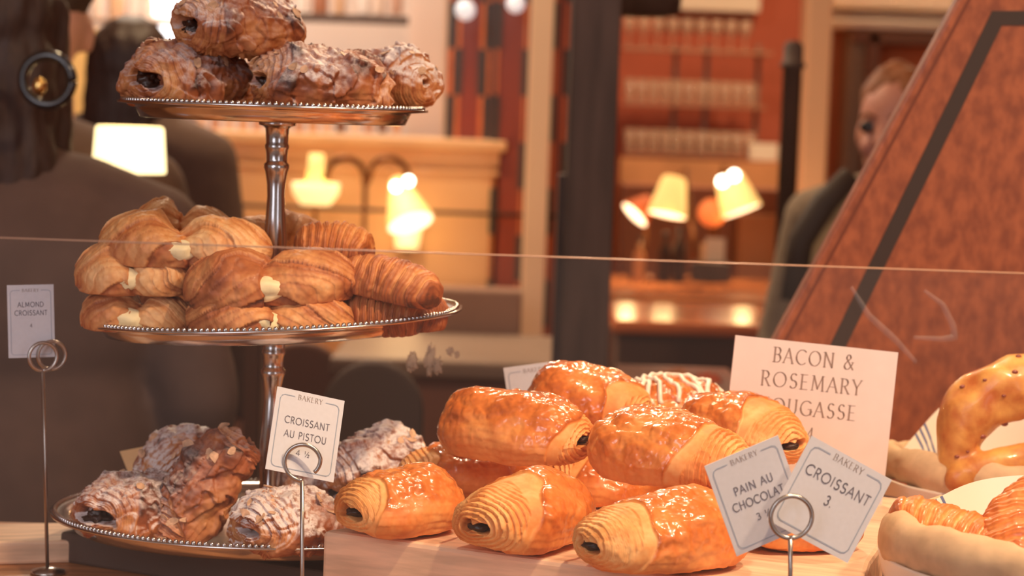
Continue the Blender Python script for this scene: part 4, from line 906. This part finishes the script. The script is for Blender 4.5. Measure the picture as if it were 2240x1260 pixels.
# ---- top plate: almond croissants
g = 'almond croissants on the top plate'
almond(404, 222, 1.865, 58, .108, .086, .058, 11, 'almond croissant at the near left of the top plate, dark filling facing out', g, .6, z=ZT + .006, pitch=-3, bake=.12)
almond(700, 222, 1.835, 14, .118, .074, .058, 12, 'crusty almond croissant lying lengthwise across the front of the top plate', g, .8, z=ZT, pitch=4, bake=.14)
almond(858, 222, 1.93, -40, .084, .066, .056, 13, 'lighter sugar topped almond croissant at the far right of the top plate', g, 1.3, z=ZT + .009, bake=-.02, choc=False, hole=.004)
almond(560, 222, 1.985, 5, .085, .06, .044, 14, 'almond croissant glimpsed through the gap at the back of the top plate', g, 1.0, z=ZT, bake=-.12)
almond(520, 122, 1.865, 38, .112, .082, .058, 15, 'almond croissant crowning the pile on the top plate', g, .8, z=ZT + .050, roll=4, bake=.10)

# ---- middle plate: cheese croissants
g = 'folded croissants on the middle plate'
CH = dict(style='long', K=1.0, blunt=2.6, pinch=.42, tip=.35, bend=.35)
LB = [(296, 722, 1.77, 150, 21, .105, .024, 'folded croissant with cheese showing at the lower left edge of the middle plate'),
      (590, 724, 1.735, 176, 22, .142, .030, 'two lobed folded croissant at the front centre of the middle plate')]
def cheesy(px, py, Y, yaw, seed, L, R, label, z, pitch=0, roll=0, bake=0., ch=True, pinch=.42, bend=.35):
    c = [(0.004, R * .74, R * .55, .0125, (1.5, .7, .8)), (L * .44, R * .1, R * .5, .0085, (.8, 1.1, .9))] if ch else None
    k = dict(CH); k['pinch'] = pinch; k['bend'] = bend
    return crescent(px, py, Y, yaw, seed, label, g, 'folded_croissant', M_plain, pitch, roll, z, c, L=L, R=R, bake=bake, **k)
cheesy(300, 722, 1.80, 170, 21, .098, .024, LB[0][7], ZM - .002, pinch=.5)
cheesy(590, 724, 1.768, 178, 22, .142, .029, LB[1][7], ZM, bake=.12)
crescent(832, 716, 1.80, 2, 23, 'lowest ribbed croissant on the middle plate, its tip towards the right rim', g, 'folded_croissant', M_plain, 0, 0, ZM + .002, None, L=.074, R=.030, bend=.2, K=5, style='ribs', tip=.22, bake=.18)
crescent(905, 700, 1.83, 60, 24, 'dark baked croissant end behind the lowest ribbed one on the middle plate', g, 'folded_croissant', M_plain, 0, 0, ZM + .004, None, L=.07, R=.026, bend=.2, K=5, style='ribs', bake=.22)
for k_, (px, Y, sd) in enumerate(((430, 1.90, 25), (620, 1.97, 26), (760, 1.90, 27))):
    cheesy(px, 700, Y, 175 + 10 * k_, sd, .12, .029, ['folded croissant hidden low behind the left pile of the middle plate', 'folded croissant hidden low at the back of the middle plate', 'folded croissant hidden low behind the right pile of the middle plate'][k_], ZM, ch=False)
cheesy(292, 657, 1.795, 172, 28, .098, .029, 'folded croissant with a swirled lobe, second layer, left on the middle plate', ZM + .030, bake=-.03, pinch=.5)
cheesy(598, 672, 1.775, 184, 29, .148, .034, 'broad dark folded croissant lying in the second layer before the stem', ZM + .026, bake=.2, pitch=5, pinch=.25)
crescent(846, 622, 1.79, -14, 30, 'ribbed croissant with twisted tip jutting out to the right, second layer', g, 'folded_croissant', M_plain, 10, 0, ZM + .034, None, L=.094, R=.026, bend=.3, K=4, style='ribs', tip=.35, bake=.16)
cheesy(404, 577, 1.80, 176, 31, .150, .033, 'pale folded croissant with cream cheese topping the left pile of the middle plate', ZM + .054, bake=-.04, pinch=.55)
cheesy(402, 520, 1.88, 190, 32, .09, .030, 'folded croissant peeping over the top of the left pile', ZM + .062, bake=.04, ch=False)
crescent(728, 520, 1.83, -4, 33, 'ribbed croissant sitting highest right of the stem on the middle plate', g, 'folded_croissant', M_plain, 4, 0, ZM + .060, None, L=.070, R=.026, bend=.25, K=4.5, style='ribs', tip=.4, bake=.1)
crescent(596, 550, 1.96, 10, 34, 'smooth croissant behind the stem at the top of the middle pile', g, 'folded_croissant', M_plain, 0, 0, ZM + .045, None, L=.11, R=.034, bend=.3, K=1, style='long', bake=.12)

# ---- lowest plate: sugared almond croissants
g = 'sugared croissants on the lowest plate'
almond(292, 1160, 1.80, 58, .105, .078, .050, 41, 'sugared croissant at the left of the lowest plate, dark filled coil facing out', g, 1.1, bake=.14, z=ZB + .001)
almond(402, 1098, 1.90, 100, .092, .082, .080, 42, 'tall heavily sugared croissant at the back left of the lowest plate', g, 1.6, z=ZB + .004, rough=.8, bake=.0)
almond(500, 1165, 1.80, 28, .116, .054, .050, 43, 'brown croissant propped steeply against the stem on the lowest plate', g, .4, pitch=-55, roll=0, z=ZB + .030, bake=.12)
almond(620, 1180, 1.735, 50, .088, .082, .052, 44, 'sugared flaky croissant at the front of the lowest plate behind the wire card holder', g, 1.6, bake=.12, z=ZB + .001, rough=.9, choc=False, hole=.0055)
almond(846, 1052, 1.90, 24, .095, .074, .068, 45, 'sugared croissant at the right of the lowest plate leaning against the chocolate rolls', g, 1.5, z=ZB + .014, pitch=-16, bake=.12)
almond(690, 1110, 1.92, 5, .09, .07, .06, 46, 'sugared croissant mostly hidden behind the croissant au pistou card', g, 1.0, z=ZB + .002)
pts = [P(262, 988, 1.985), P(332, 974, 1.985), P(345, 1070, 1.985), P(295, 1070, 1.985)]
o = MB().prism(pts, (0.0, .0015, 0)).build('paper_liner', mat('cream_paper', (232, 190, 138), 0.8, var=.04, scale=60)); tag(o, 'cream paper corner sticking up behind the sugared croissants', 'paper')

# ---- wooden block with glazed chocolate rolls
FL = P(705, 1160, 1.66); ZW = FL.z; YAW = math.radians(-25)
t = MB().prism([(0, 0, 0), (.44, 0, 0), (.41, .14, 0), (.37, .43, 0), (.15, .43, 0)], (0, 0, ZW - ZC)).build('wooden_block', M_oak, None, False, .004); t.matrix_world = Matrix.Translation((FL.x, FL.y, ZC)) @ Matrix.Rotation(YAW, 4, 'Z'); tag(t, 'pale worn wooden block carrying the glazed chocolate rolls', 'wooden block')
def pz(px, py): return Yz(px, py, ZW)
YO = .026                       # the middle of a pastry's base lies this far behind its visible front edge
pain(874, 1176, pz(874, 1180) + YO, 40, .100, .074, .055, 51, 'glazed chocolate roll first in the front row, beside the sugared croissants', z=ZW, g1=.012, phi0=.6)
pain(1142, 1210, pz(1142, 1214) + YO, 48, .112, .080, .058, 52, 'glazed chocolate roll second in the front row with a pale coiled end', z=ZW, g0=.042, phi0=.9)
pain(1446, 1256, pz(1446, 1260) + YO, 30, .136, .082, .057, 53, 'large glazed chocolate roll nearest the pain au chocolat card in the front row', z=ZW, g0=.036, phi0=1.6)
pain(1128, 1014, 1.745, -30, .130, .080, .062, 54, 'biggest glazed chocolate roll on the upper layer, its hole facing right', z=ZW + .046, g0=.030, phi0=.5)
pain(1462, 1060, 1.675, -32, .132, .080, .060, 55, 'glazed chocolate roll with a broad pale flap in the middle of the upper layer', z=ZW + .044, g0=.048, phi0=1.0)
pain(1290, 925, 1.86, -24, .108, .080, .062, 56, 'glazed chocolate roll at the back of the pile below the half hidden card', z=ZW + .054, g0=.026)
pain(1622, 985, 1.785, -48, .118, .080, .060, 57, 'glazed chocolate roll at the right end of the upper layer before the bacon sign', z=ZW + .046, g0=.044, phi0=1.2)
pain(1330, 1060, 1.83, 8, .12, .08, .052, 58, 'glazed chocolate roll in the dark gap under the upper layer', z=ZW)
pain(1640, 1100, 1.73, -10, .12, .08, .050, 59, 'glazed chocolate roll under the right end of the upper layer', z=ZW)
pain(1740, 1210, pz(1740, 1214) + .03, 20, .10, .07, .046, 60, 'glazed chocolate roll peeping out below the two crossed cards', z=ZW)
pain(1010, 1090, 1.82, 15, .11, .075, .050, 61, 'glazed chocolate roll behind the first two of the front row', z=ZW)
# iced pastry behind
me, V, n = roll_mesh('iced_pastry', 71, .105, .075, .055, rough=.5, bake=.0); o = link('iced_pastry', me, None, M_glaze); tag(o, 'pastry drizzled with white icing behind the glazed rolls', 'pastry')
M_ice = mat('white_icing', (252, 238, 222), 0.35, coat=.3)
rnd = random.Random(4); mb = MB(); Vn = V
from mathutils.bvhtree import BVHTree
bv = BVHTree.FromPolygons([tuple(p) for p in V.reshape(-1, 3)], [tuple(p.vertices) for p in me.polygons])
for k in range(11):
    pts = []; x0 = -.048 + .0095 * k; dx = rnd.uniform(-.012, .012)
    for i in range(25):
        f_ = i / 24; h = bv.ray_cast(Vector((x0 + dx * math.sin(f_ * 5) + .004 * math.sin(f_ * 13 + k), -.045 + .09 * f_, .2)), Vector((0, 0, -1)))
        if h[0] is not None and h[0].z > .012: pts.append(h[0] + Vector((0, 0, .0014)))
    if len(pts) > 3: mb.tube(pts, .0023, 8)
mb.build('icing', M_ice, o, True)
settle(o, 1462, 915, 1.97, 12, 0, 0, ZW + .036)
def chk(): pass
me, V, n = roll_mesh('iced_pastry', 72, .10, .08, .038, rough=.5); o = link('iced_pastry', me, None, M_glaze); tag(o, 'pastry hidden under the iced one at the back of the block', 'pastry'); settle(o, 1450, 960, 1.99, 5, 0, 0, ZW)

# ---- cards and their wire holders
def holder(name, px_ring, py_ring, Y, rad, px_foot, label, turns=1, gap=0., yaw=0., loops=((0, 0),)):
    s = Y / F; c = P(px_ring, py_ring, Y); t = empty(name, (P(px_foot, 1300, Y).x, Y, ZC)); tag(t, label, 'card holder')
    cy, sy = math.cos(yaw), math.sin(yaw); r = rad * s
    for dx, dy in loops:
        pts = []
        for i in range(49):
            a = math.radians(-90 - (360 - gap) * i / 48); kx = r * (1 if i < 40 or gap == 0 else 1 - .16 * (i - 40) / 8)
            pts.append((c.x + dx + kx * math.cos(a) * cy, Y + dy + kx * math.cos(a) * sy, c.z + kx * math.sin(a)))
        under(MB().tube(pts, .0017, 12).build('ring', M_wire, None, True), t)
    under(MB().tube([(c.x, Y, c.z - r), (P(px_foot, 1250, Y).x, Y, P(px_foot, 1250, Y).z), (t.location.x, Y, ZC + .004)], .0016, 12).build('stem', M_wire, None, True), t)
    under(MB().lathe([(0, 0), (.015, 0), (.015, .003), (.004, .006), (0, .006)], 32, (t.location.x, Y, ZC)).build('foot', M_wire, None, True), t)
    return t
Y1 = 1.585
o, fr, w, h = card('price_card', (607, 845), (147, 32), (-14, 183), Y1 + .004, 60, -63); tag(o, 'white card reading croissant au pistou before the lowest plate', 'card', None)
card_border(o, fr, w, h); card_text(o, fr, w, h, [('CROISSANT', .365, .66, .095), ('AU PISTOU', .53, .62, .095), ('4 h', .735, .2, .075)])
holder('card_holder', 662, 1012, Y1 - .012, 40, 661, 'wire card holder with an open curl holding the croissant au pistou card', gap=52)
Y2 = 1.44
o, fr, w, h = card('price_card', (1541, 1020), (161, -68), (76, 195), Y2 + .008, 30, 30); tag(o, 'white card reading pain au chocolat, tilted to the left in its ring', 'card')
card_border(o, fr, w, h); card_text(o, fr, w, h, [('PAIN AU', .37, .52, .105), ('CHOCOLAT', .525, .69, .105), ('3 h', .70, .19, .085)])
o, fr, w, h = card('price_card', (1776, 953), (175, 97), (-85, 191), Y2 + .014, 40, -20); tag(o, 'white card reading croissant, tilted to the right beside the pain au chocolat card', 'card')
card_border(o, fr, w, h); card_text(o, fr, w, h, [('CROISSANT', .32, .78, .105), ('3.', .52, .09, .1)])
holder('card_holder', 1731, 1131, Y2 - .004, 47, 1729, 'wire card holder whose round ring grips the two crossed cards', yaw=.15)
Y3 = 1.842
o, fr, w, h = card('price_card', (15, 624), (102, -2), (20, 159), Y3 + .004, 20, 0); tag(o, 'dim card reading almond croissant at the far left', 'card')
card_border(o, fr, w, h); card_text(o, fr, w, h, [('ALMOND', .27, .56, .105), ('CROISSANT', .385, .70, .105), ('4', .56, None, .08)])
holder('card_holder', 94, 780, Y3 - .006, 31, 104, 'tall wire card holder with a double ring at the far left', yaw=.5, loops=((0, 0), (.005, .012)))
o, fr, w, h = card('price_card', (1101, 805), (132, -17), (8, 165), 1.99, -20, 0); tag(o, 'half hidden card behind the glazed chocolate rolls', 'card')
card_border(o, fr, w, h); card_text(o, fr, w, h, [('KNOT', .38, .46, .1)])
holder('card_holder', 1172, 955, 1.985, 30, 1172, 'wire card holder behind the pile of glazed rolls')
# large sign
YG = 1.86
o, fr, w, h = card('bacon_sign', (1609, 733), (356, 38), (-24, 352), YG, 30, -30, .0022); tag(o, 'large pale sign reading bacon and rosemary fougasse', 'sign')
mb = MB()
M_sign = mat('pink_white_sign', (228, 210, 204), 0.35, var=.02, scale=60, coat=.3); o.data.materials.clear(); o.data.materials.append(M_sign)
for tx, v, wd in (('BACON &', .26, .495), ('ROSEMARY', .26 + .155, .615), ('FOUGASSE', .26 + .32, .575)):
    put_text(mb, fr, tx, w * .49, -(v - .165) * h * 0.98, .088 * w, wd * w, True, sp=.2)
put_text(mb, fr, '4', w * .515, -.56 * h, .068 * w, None, True)
mb.build('lettering', mat('taupe_ink', (150, 126, 116), 0.6), o)

# ---- slanted board behind
YB = 2.26
def q3(pts, Y): return [P(x, y, Y) for x, y in pts]
A0, B0 = P(2095, 0, YB), P(1704, 725, YB); dirv = (A0 - B0).normalized()
def along(z): return B0 + dirv * ((z - B0.z) / dirv.z)
top = along(1.74); bot = along(ZC + .001)
board = MB().prism([top, top + Vector((.46, 0, 0)), bot + Vector((.62, 0, 0)), bot], (0, .03, 0)).build('slanted_board', M_panelwood, None, False, .003)
tag(board, 'large slanted brown wooden board with a black inlaid line standing behind the bread basket', 'board')
ya = Vector((0, -.0012, 0))
def strip(pts): return MB().prism([p + ya for p in q3(pts, YB)], (0, .0012, 0))
zz = lambda x, y: (x, y)
s_o = [P(2163, 24, YB), P(2196, 54, YB)]
d2 = (P(2170, 24, YB) - P(1822, 742, YB)).normalized(); b2 = P(1822, 742, YB); lowz = ZC + .06
pa = b2 + d2 * ((P(2170, 24, YB).z - b2.z) / d2.z); pb = b2 + d2 * ((lowz - b2.z) / d2.z); wv = Vector((.0175, 0, 0))
hz1, hz2 = P(2170, 24, YB).z, P(2170, 55, YB).z
pi = b2 + d2 * ((hz2 - b2.z) / d2.z) + wv
tl = Vector((math.cos(0.035), 0, math.sin(0.035)))
ink = MB().prism([p + ya for p in (pa, pa + tl * .27, Vector((pi.x, pi.y, pi.z)) + tl * .25, pi, pb + wv, pb)], (0, .0012, 0)).build('inlay', M_inlay, board)
edge = MB().prism([p + ya * .8 for p in (top + Vector((.010, 0, 0)), top + Vector((.0135, 0, 0)), bot + Vector((.0135, 0, 0)), bot + Vector((.010, 0, 0)))], (0, .001, 0)).build('edge_groove', mat('groove_wood', (128, 66, 40), .6), board)

# ---- bread baskets with linen
M_linen = mat('natural_linen', (214, 180, 142), 0.9, var=.07, scale=90, bump=.25); M_white = mat('white_cotton', (250, 238, 222), 0.85, var=.02, scale=60, bump=.1)
M_wick = mat('wicker', (150, 100, 62), 0.7, var=.25, scale=60)
M_stripe = bpy.data.materials.new('striped_cotton'); M_stripe.use_nodes = True
def stripe_mat(m):
    nt = m.node_tree; b = nt.nodes['Principled BSDF']; b.inputs['Roughness'].default_value = .85
    tcn = node(nt, 'ShaderNodeTexCoord'); at = node(nt, 'ShaderNodeAttribute', attribute_name='bake'); sp = node(nt, 'ShaderNodeSeparateColor'); nt.links.new(at.outputs['Color'], sp.inputs[0])
    mx = node(nt, 'ShaderNodeMix', data_type='RGBA'); nt.links.new(sp.outputs[0], mx.inputs[0]); mx.inputs[6].default_value = (*lin((250, 238, 222)), 1); mx.inputs[7].default_value = (*lin((104, 116, 160)), 1); nt.links.new(mx.outputs[2], b.inputs['Base Color'])
stripe_mat(M_stripe)
def open_grid(name, Vf, ds):
    Nn, Mm = Vf.shape[:2]; me = bpy.data.meshes.new(name)
    me.from_pydata([tuple(p) for p in Vf.reshape(-1, 3)], [], [(i * Mm + j, i * Mm + j + 1, (i + 1) * Mm + j + 1, (i + 1) * Mm + j) for i in range(Nn - 1) for j in range(Mm - 1)])
    at = me.color_attributes.new('bake', 'FLOAT_COLOR', 'POINT'); c_ = np.ones((Nn * Mm, 4), np.float32); c_[:, :3] = ds.reshape(-1, 3); at.data.foreach_set('color', c_.reshape(-1))
    me.polygons.foreach_set('use_smooth', [True] * len(me.polygons)); return me
def basket(cx, cy, Y, R, zr, label_b, label_n, seed, fold_r, flap):
    c = P(cx, cy, Y); t = empty('bread_basket', (c.x, Y, ZC)); tag(t, label_b, 'basket')
    H = zr - ZC; n = 96; lv = 24; v = []
    for i in range(lv + 1):
        f_ = i / lv; r = R * (.72 + .16 * f_)
        for k in range(n):
            a = 2 * math.pi * k / n; w_ = .0025 * math.sin(k * math.pi / 2 + (i % 2) * math.pi); v.append(((r + w_) * math.cos(a), (r + w_) * math.sin(a), H * f_ * .96))
    mb = MB().add(v, [(i * n + k, i * n + (k + 1) % n, (i + 1) * n + (k + 1) % n, (i + 1) * n + k) for i in range(lv) for k in range(n)]); mb.lathe([(0, .004), (R * .72, .004)], 48)
    mb.build('woven_body', M_wick, t, True)
    nt_ = empty('linen_napkin', (c.x, Y, zr)); tag(nt_, label_n, 'napkin')
    N, M = 128, 32; a = np.linspace(0, 2 * math.pi, N); b = np.linspace(0, 2 * math.pi, M, endpoint=False); AA, BB = np.meshgrid(a, b, indexing='ij')
    ring = np.stack([np.cos(AA), np.sin(AA), 0 * AA], -1)
    rr = fold_r * (1 + .22 * perlin(ring * 2.2, seed)[..., 0:1].squeeze(-1) if False else 1 + .25 * perlin(ring * 2.0, seed) + .08 * perlin(ring * 6, seed + 1))
    rr = rr * (1 - .35 * sst(-.1, .7, np.sin(AA)))
    Rm = R + .004 * perlin(ring * 3, seed + 4)
    V = np.stack([(Rm + rr * np.cos(BB) * .8) * np.cos(AA), (Rm + rr * np.cos(BB) * .8) * np.sin(AA), rr * np.sin(BB) * 1.25 + .005 * perlin(ring * 2.5, seed + 7)], -1)
    V += (.0018 * fbm(V * 45, 3, seed))[..., None] * np.array([1, 1, 1.])
    me = grid_mesh('rolled_edge', V, np.zeros(V.shape)); link('rolled_edge', me, nt_, M_linen)
    # lining inside, standing taller at the back, with three woven blue lines
    N, M = 900, 40; a = np.linspace(0, 2 * math.pi, N); f2 = np.linspace(0, 1, M); AA, FF = np.meshgrid(a, f2, indexing='ij')
    hgt = .004 + flap * sst(.0, .9, np.sin(AA + .35)) + .0025 * np.sin(AA * 4 + seed)
    rad = (R - .010) * (.62 + .38 * FF ** .6) + .0012 * np.sin(AA * 9 + 3 * FF)
    V = np.stack([rad * np.cos(AA), rad * np.sin(AA), -.07 + (.07 + hgt) * FF], -1)
    st = ((np.abs(((AA * 180 / math.pi - 118 - 14 * FF) + 3.6) % 3.6 - 1.0) < .75) & (np.abs(AA * 180 / math.pi - 122 - 14 * FF) < 5.4)).astype(float)
    ds = np.zeros(V.shape); ds[..., 0] = st; link('lining', open_grid('lining', V, ds), nt_, M_stripe)
    # flap hanging outside
    a = np.linspace(math.radians(150), math.radians(300), 100); AA, FF = np.meshgrid(a, np.linspace(0, 1, 30), indexing='ij')
    rad = R + .012 - .018 * FF + .003 * np.sin(AA * 16) * FF; Vf = np.stack([rad * np.cos(AA), rad * np.sin(AA), -.012 - (.075 + .02 * np.sin(AA * 3)) * FF], -1)
    st = ((FF > .25) & (FF < .42)).astype(float) + ((FF > .52) & (FF < .56)).astype(float); ds = np.zeros(Vf.shape); ds[..., 0] = st
    me = open_grid('hanging_flap', Vf, ds); of = link('hanging_flap', me, nt_, M_stripe); so = of.modifiers.new('s', 'SOLIDIFY'); so.thickness = .0015
    return c
ZF = P(2350, 1190, 1.54).z
c1 = basket(2352, 1190, 1.54, .132, ZF, 'woven basket holding glazed croissants at the right front', 'beige and white striped napkin rolled over the rim of the croissant basket', 3, .016, .027)
ZR = P(2225, 1020, 1.98).z
c2 = basket(2222, 1012, 1.98, .118, ZR, 'woven basket holding the fougasse bread behind the croissant basket', 'beige and white napkin lining the fougasse basket', 8, .015, .050)
g = 'croissants in the front basket'
def bc_(px, py, Y, yaw, seed, label, L, R, pitch=0, roll=0, z=None, **kw):
    kw.setdefault('style', 'ribs'); return crescent(px, py, Y, yaw, seed, label, g, 'croissant', M_glaze, pitch, roll, z, None, L=L, R=R, **kw)
bc_(2082, 1212, 1.535, -32, 81, 'glazed croissant with dark ribbed end at the left of the front basket', .105, .024, 12, 0, None, bend=.5, K=4.5, tip=.6, bake=.12)
bc_(2250, 1215, 1.53, 62, 82, 'big glazed croissant rising at the picture edge in the front basket', .125, .033, -24, 0, None, bend=.4, K=4, tip=.4, bake=.08)
bc_(2200, 1225, 1.47, -10, 83, 'glazed croissant lying low at the front of the basket', .10, .024, 0, 0, ZF - .045, bend=.4, K=4, bake=.15)
# fougasse: leaf shaped loaf with slits, leaning in the rear basket
mb = MB()
def arm(pix, rads, Y, dy=None):
    pts = [P(x, y, Y + (dy[i] if dy else 0)) for i, (x, y) in enumerate(pix)]
    # smooth path
    out, ro = [], []
    for i in range(len(pts) - 1):
        p0, p1, p2, p3 = pts[max(i - 1, 0)], pts[i], pts[i + 1], pts[min(i + 2, len(pts) - 1)]
        for s_ in range(6):
            f_ = s_ / 6; out.append(.5 * ((2 * p1) + (p2 - p0) * f_ + (2 * p0 - 5 * p1 + 4 * p2 - p3) * f_ * f_ + (3 * p1 - p0 - 3 * p2 + p3) * f_ ** 3)); ro.append((rads[i] + (rads[i + 1] - rads[i]) * f_) * Y / F)
    out.append(pts[-1]); ro.append(rads[-1] * Y / F); mb.tube(out, ro, 16)
    for p, r in zip(out[::2], ro[::2]): mb.ball(p, r, 8)
YFo = 1.90
arm([(2088, 1075), (2092, 985), (2122, 905), (2180, 860), (2270, 838), (2380, 850), (2450, 930), (2440, 1040), (2380, 1090)], [32, 48, 64, 68, 66, 60, 52, 46, 36], YFo)
arm([(2098, 1052), (2160, 1022), (2240, 1008), (2330, 1018), (2430, 1060)], [34, 36, 40, 40, 36], YFo - .02)
arm([(2290, 850), (2285, 930), (2275, 1020)], [40, 34, 32], YFo)
arm([(2090, 1075), (2240, 1085), (2390, 1085)], [30, 34, 30], YFo)
v = np.array(mb.v); v += np.stack([.005 * fbm(v * 30, 4, 1), .005 * fbm(v * 30, 4, 2), .005 * fbm(v * 30, 4, 3)], -1); mb.v = [tuple(p) for p in v]
M_foug = mat('fougasse_crust', (236, 176, 92), 0.42, c2=(190, 104, 42), scale=42, bump=.9, coat=.25, detail=7)
fo = mb.build('fougasse', M_foug); cen = Vector((c2.x, YFo, ZR - .03)); fo.data.transform(Matrix.Translation(-cen)); fo.location = cen; remesh(fo, .0032, 3)
tag(fo, 'golden slit fougasse loaf standing in the rear basket', 'bread')
rnd = random.Random(9); mb = MB()
fvs = fo.data.vertices; cnt = 0
while cnt < 24:
    q = fvs[rnd.randrange(len(fvs))]
    if q.normal.y < -.15 and q.co.x < .06: mb.ball(q.co, rnd.uniform(.001, .0026), 6, sc=(1.4, .9, .9)); cnt += 1
mb.build('bacon_bits', mat('bacon_bit', (140, 62, 44), .4, coat=.4), fo, True)

# ---- glass guard in front of the display
M_pane = bpy.data.materials.new('clear_guard_glass'); M_pane.use_nodes = True; nt = M_pane.node_tree; nt.nodes.remove(nt.nodes['Principled BSDF'])
tr = node(nt, 'ShaderNodeBsdfTransparent'); tr.inputs[0].default_value = (.965, .96, .955, 1); gl = node(nt, 'ShaderNodeBsdfGlossy'); gl.inputs['Roughness'].default_value = .02
df = node(nt, 'ShaderNodeBsdfDiffuse'); df.inputs[0].default_value = (.75, .68, .63, 1); fz = node(nt, 'ShaderNodeFresnel'); fz.inputs[0].default_value = 1.45
m1 = node(nt, 'ShaderNodeMixShader'); m2 = node(nt, 'ShaderNodeMixShader'); nt.links.new(fz.outputs[0], m1.inputs[0]); nt.links.new(tr.outputs[0], m1.inputs[1]); nt.links.new(gl.outputs[0], m1.inputs[2])
m2.inputs[0].default_value = .02; nt.links.new(m1.outputs[0], m2.inputs[1]); nt.links.new(df.outputs[0], m2.inputs[2]); nt.links.new(m2.outputs[0], nt.nodes['Material Output'].inputs[0])
YP = 1.36
pl, pr = P(-120, 517, YP), P(2360, 601, YP); zp = (pl.z + pr.z) / 2
pane = MB().add([(pl.x, YP, ZC + .0005), (pr.x, YP, ZC + .0005), (pr.x, YP, zp), (pl.x, YP, zp)], [(0, 1, 2, 3)]).build('glass_guard', M_pane); tag(pane, 'clear upright glass guard before the pastries with a bright top edge', 'glass guard')
MB().tube([(pl.x, YP, zp), (pr.x, YP, zp)], .0005, 8).build('polished_edge', mat('polished_glass_edge', (214, 168, 140), .25, coat=.5), pane, True)

M_reflection = bpy.data.materials.new('painted_reflection'); M_reflection.use_nodes = True; b_ = M_reflection.node_tree.nodes['Principled BSDF']  # pastry reflections in the glass, put in as flat tinted lumps
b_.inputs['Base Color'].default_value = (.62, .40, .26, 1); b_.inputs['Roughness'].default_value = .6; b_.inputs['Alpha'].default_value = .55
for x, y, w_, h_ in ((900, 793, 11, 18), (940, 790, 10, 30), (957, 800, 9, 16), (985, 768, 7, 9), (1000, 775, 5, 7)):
    o = lump('crumb_reflection', x, 1.0, (w_ * YP / F, .0004, h_ * YP / F), M_reflection, pane, P(x, y, YP) + Vector((0, .0006, 0)), .4)
M_streak = bpy.data.materials.new('pale_streak'); M_streak.use_nodes = True; b_ = M_streak.node_tree.nodes['Principled BSDF']
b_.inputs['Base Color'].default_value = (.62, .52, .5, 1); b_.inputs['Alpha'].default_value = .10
for pts in ([(1862, 628), (1900, 690), (1960, 745), (2010, 800)], [(2022, 636), (2062, 666), (2084, 712), (2088, 738), (2060, 742), (1990, 738)]):  # faint pale line and arc laid on the pane
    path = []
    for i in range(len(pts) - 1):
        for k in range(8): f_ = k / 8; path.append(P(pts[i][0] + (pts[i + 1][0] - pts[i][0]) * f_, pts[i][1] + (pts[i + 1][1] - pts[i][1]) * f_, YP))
    o = MB().tube(path, [.0012 + .0012 * math.sin(math.pi * i / len(path)) for i in range(len(path))], 6).build('faint_streak', M_streak, pane, True)
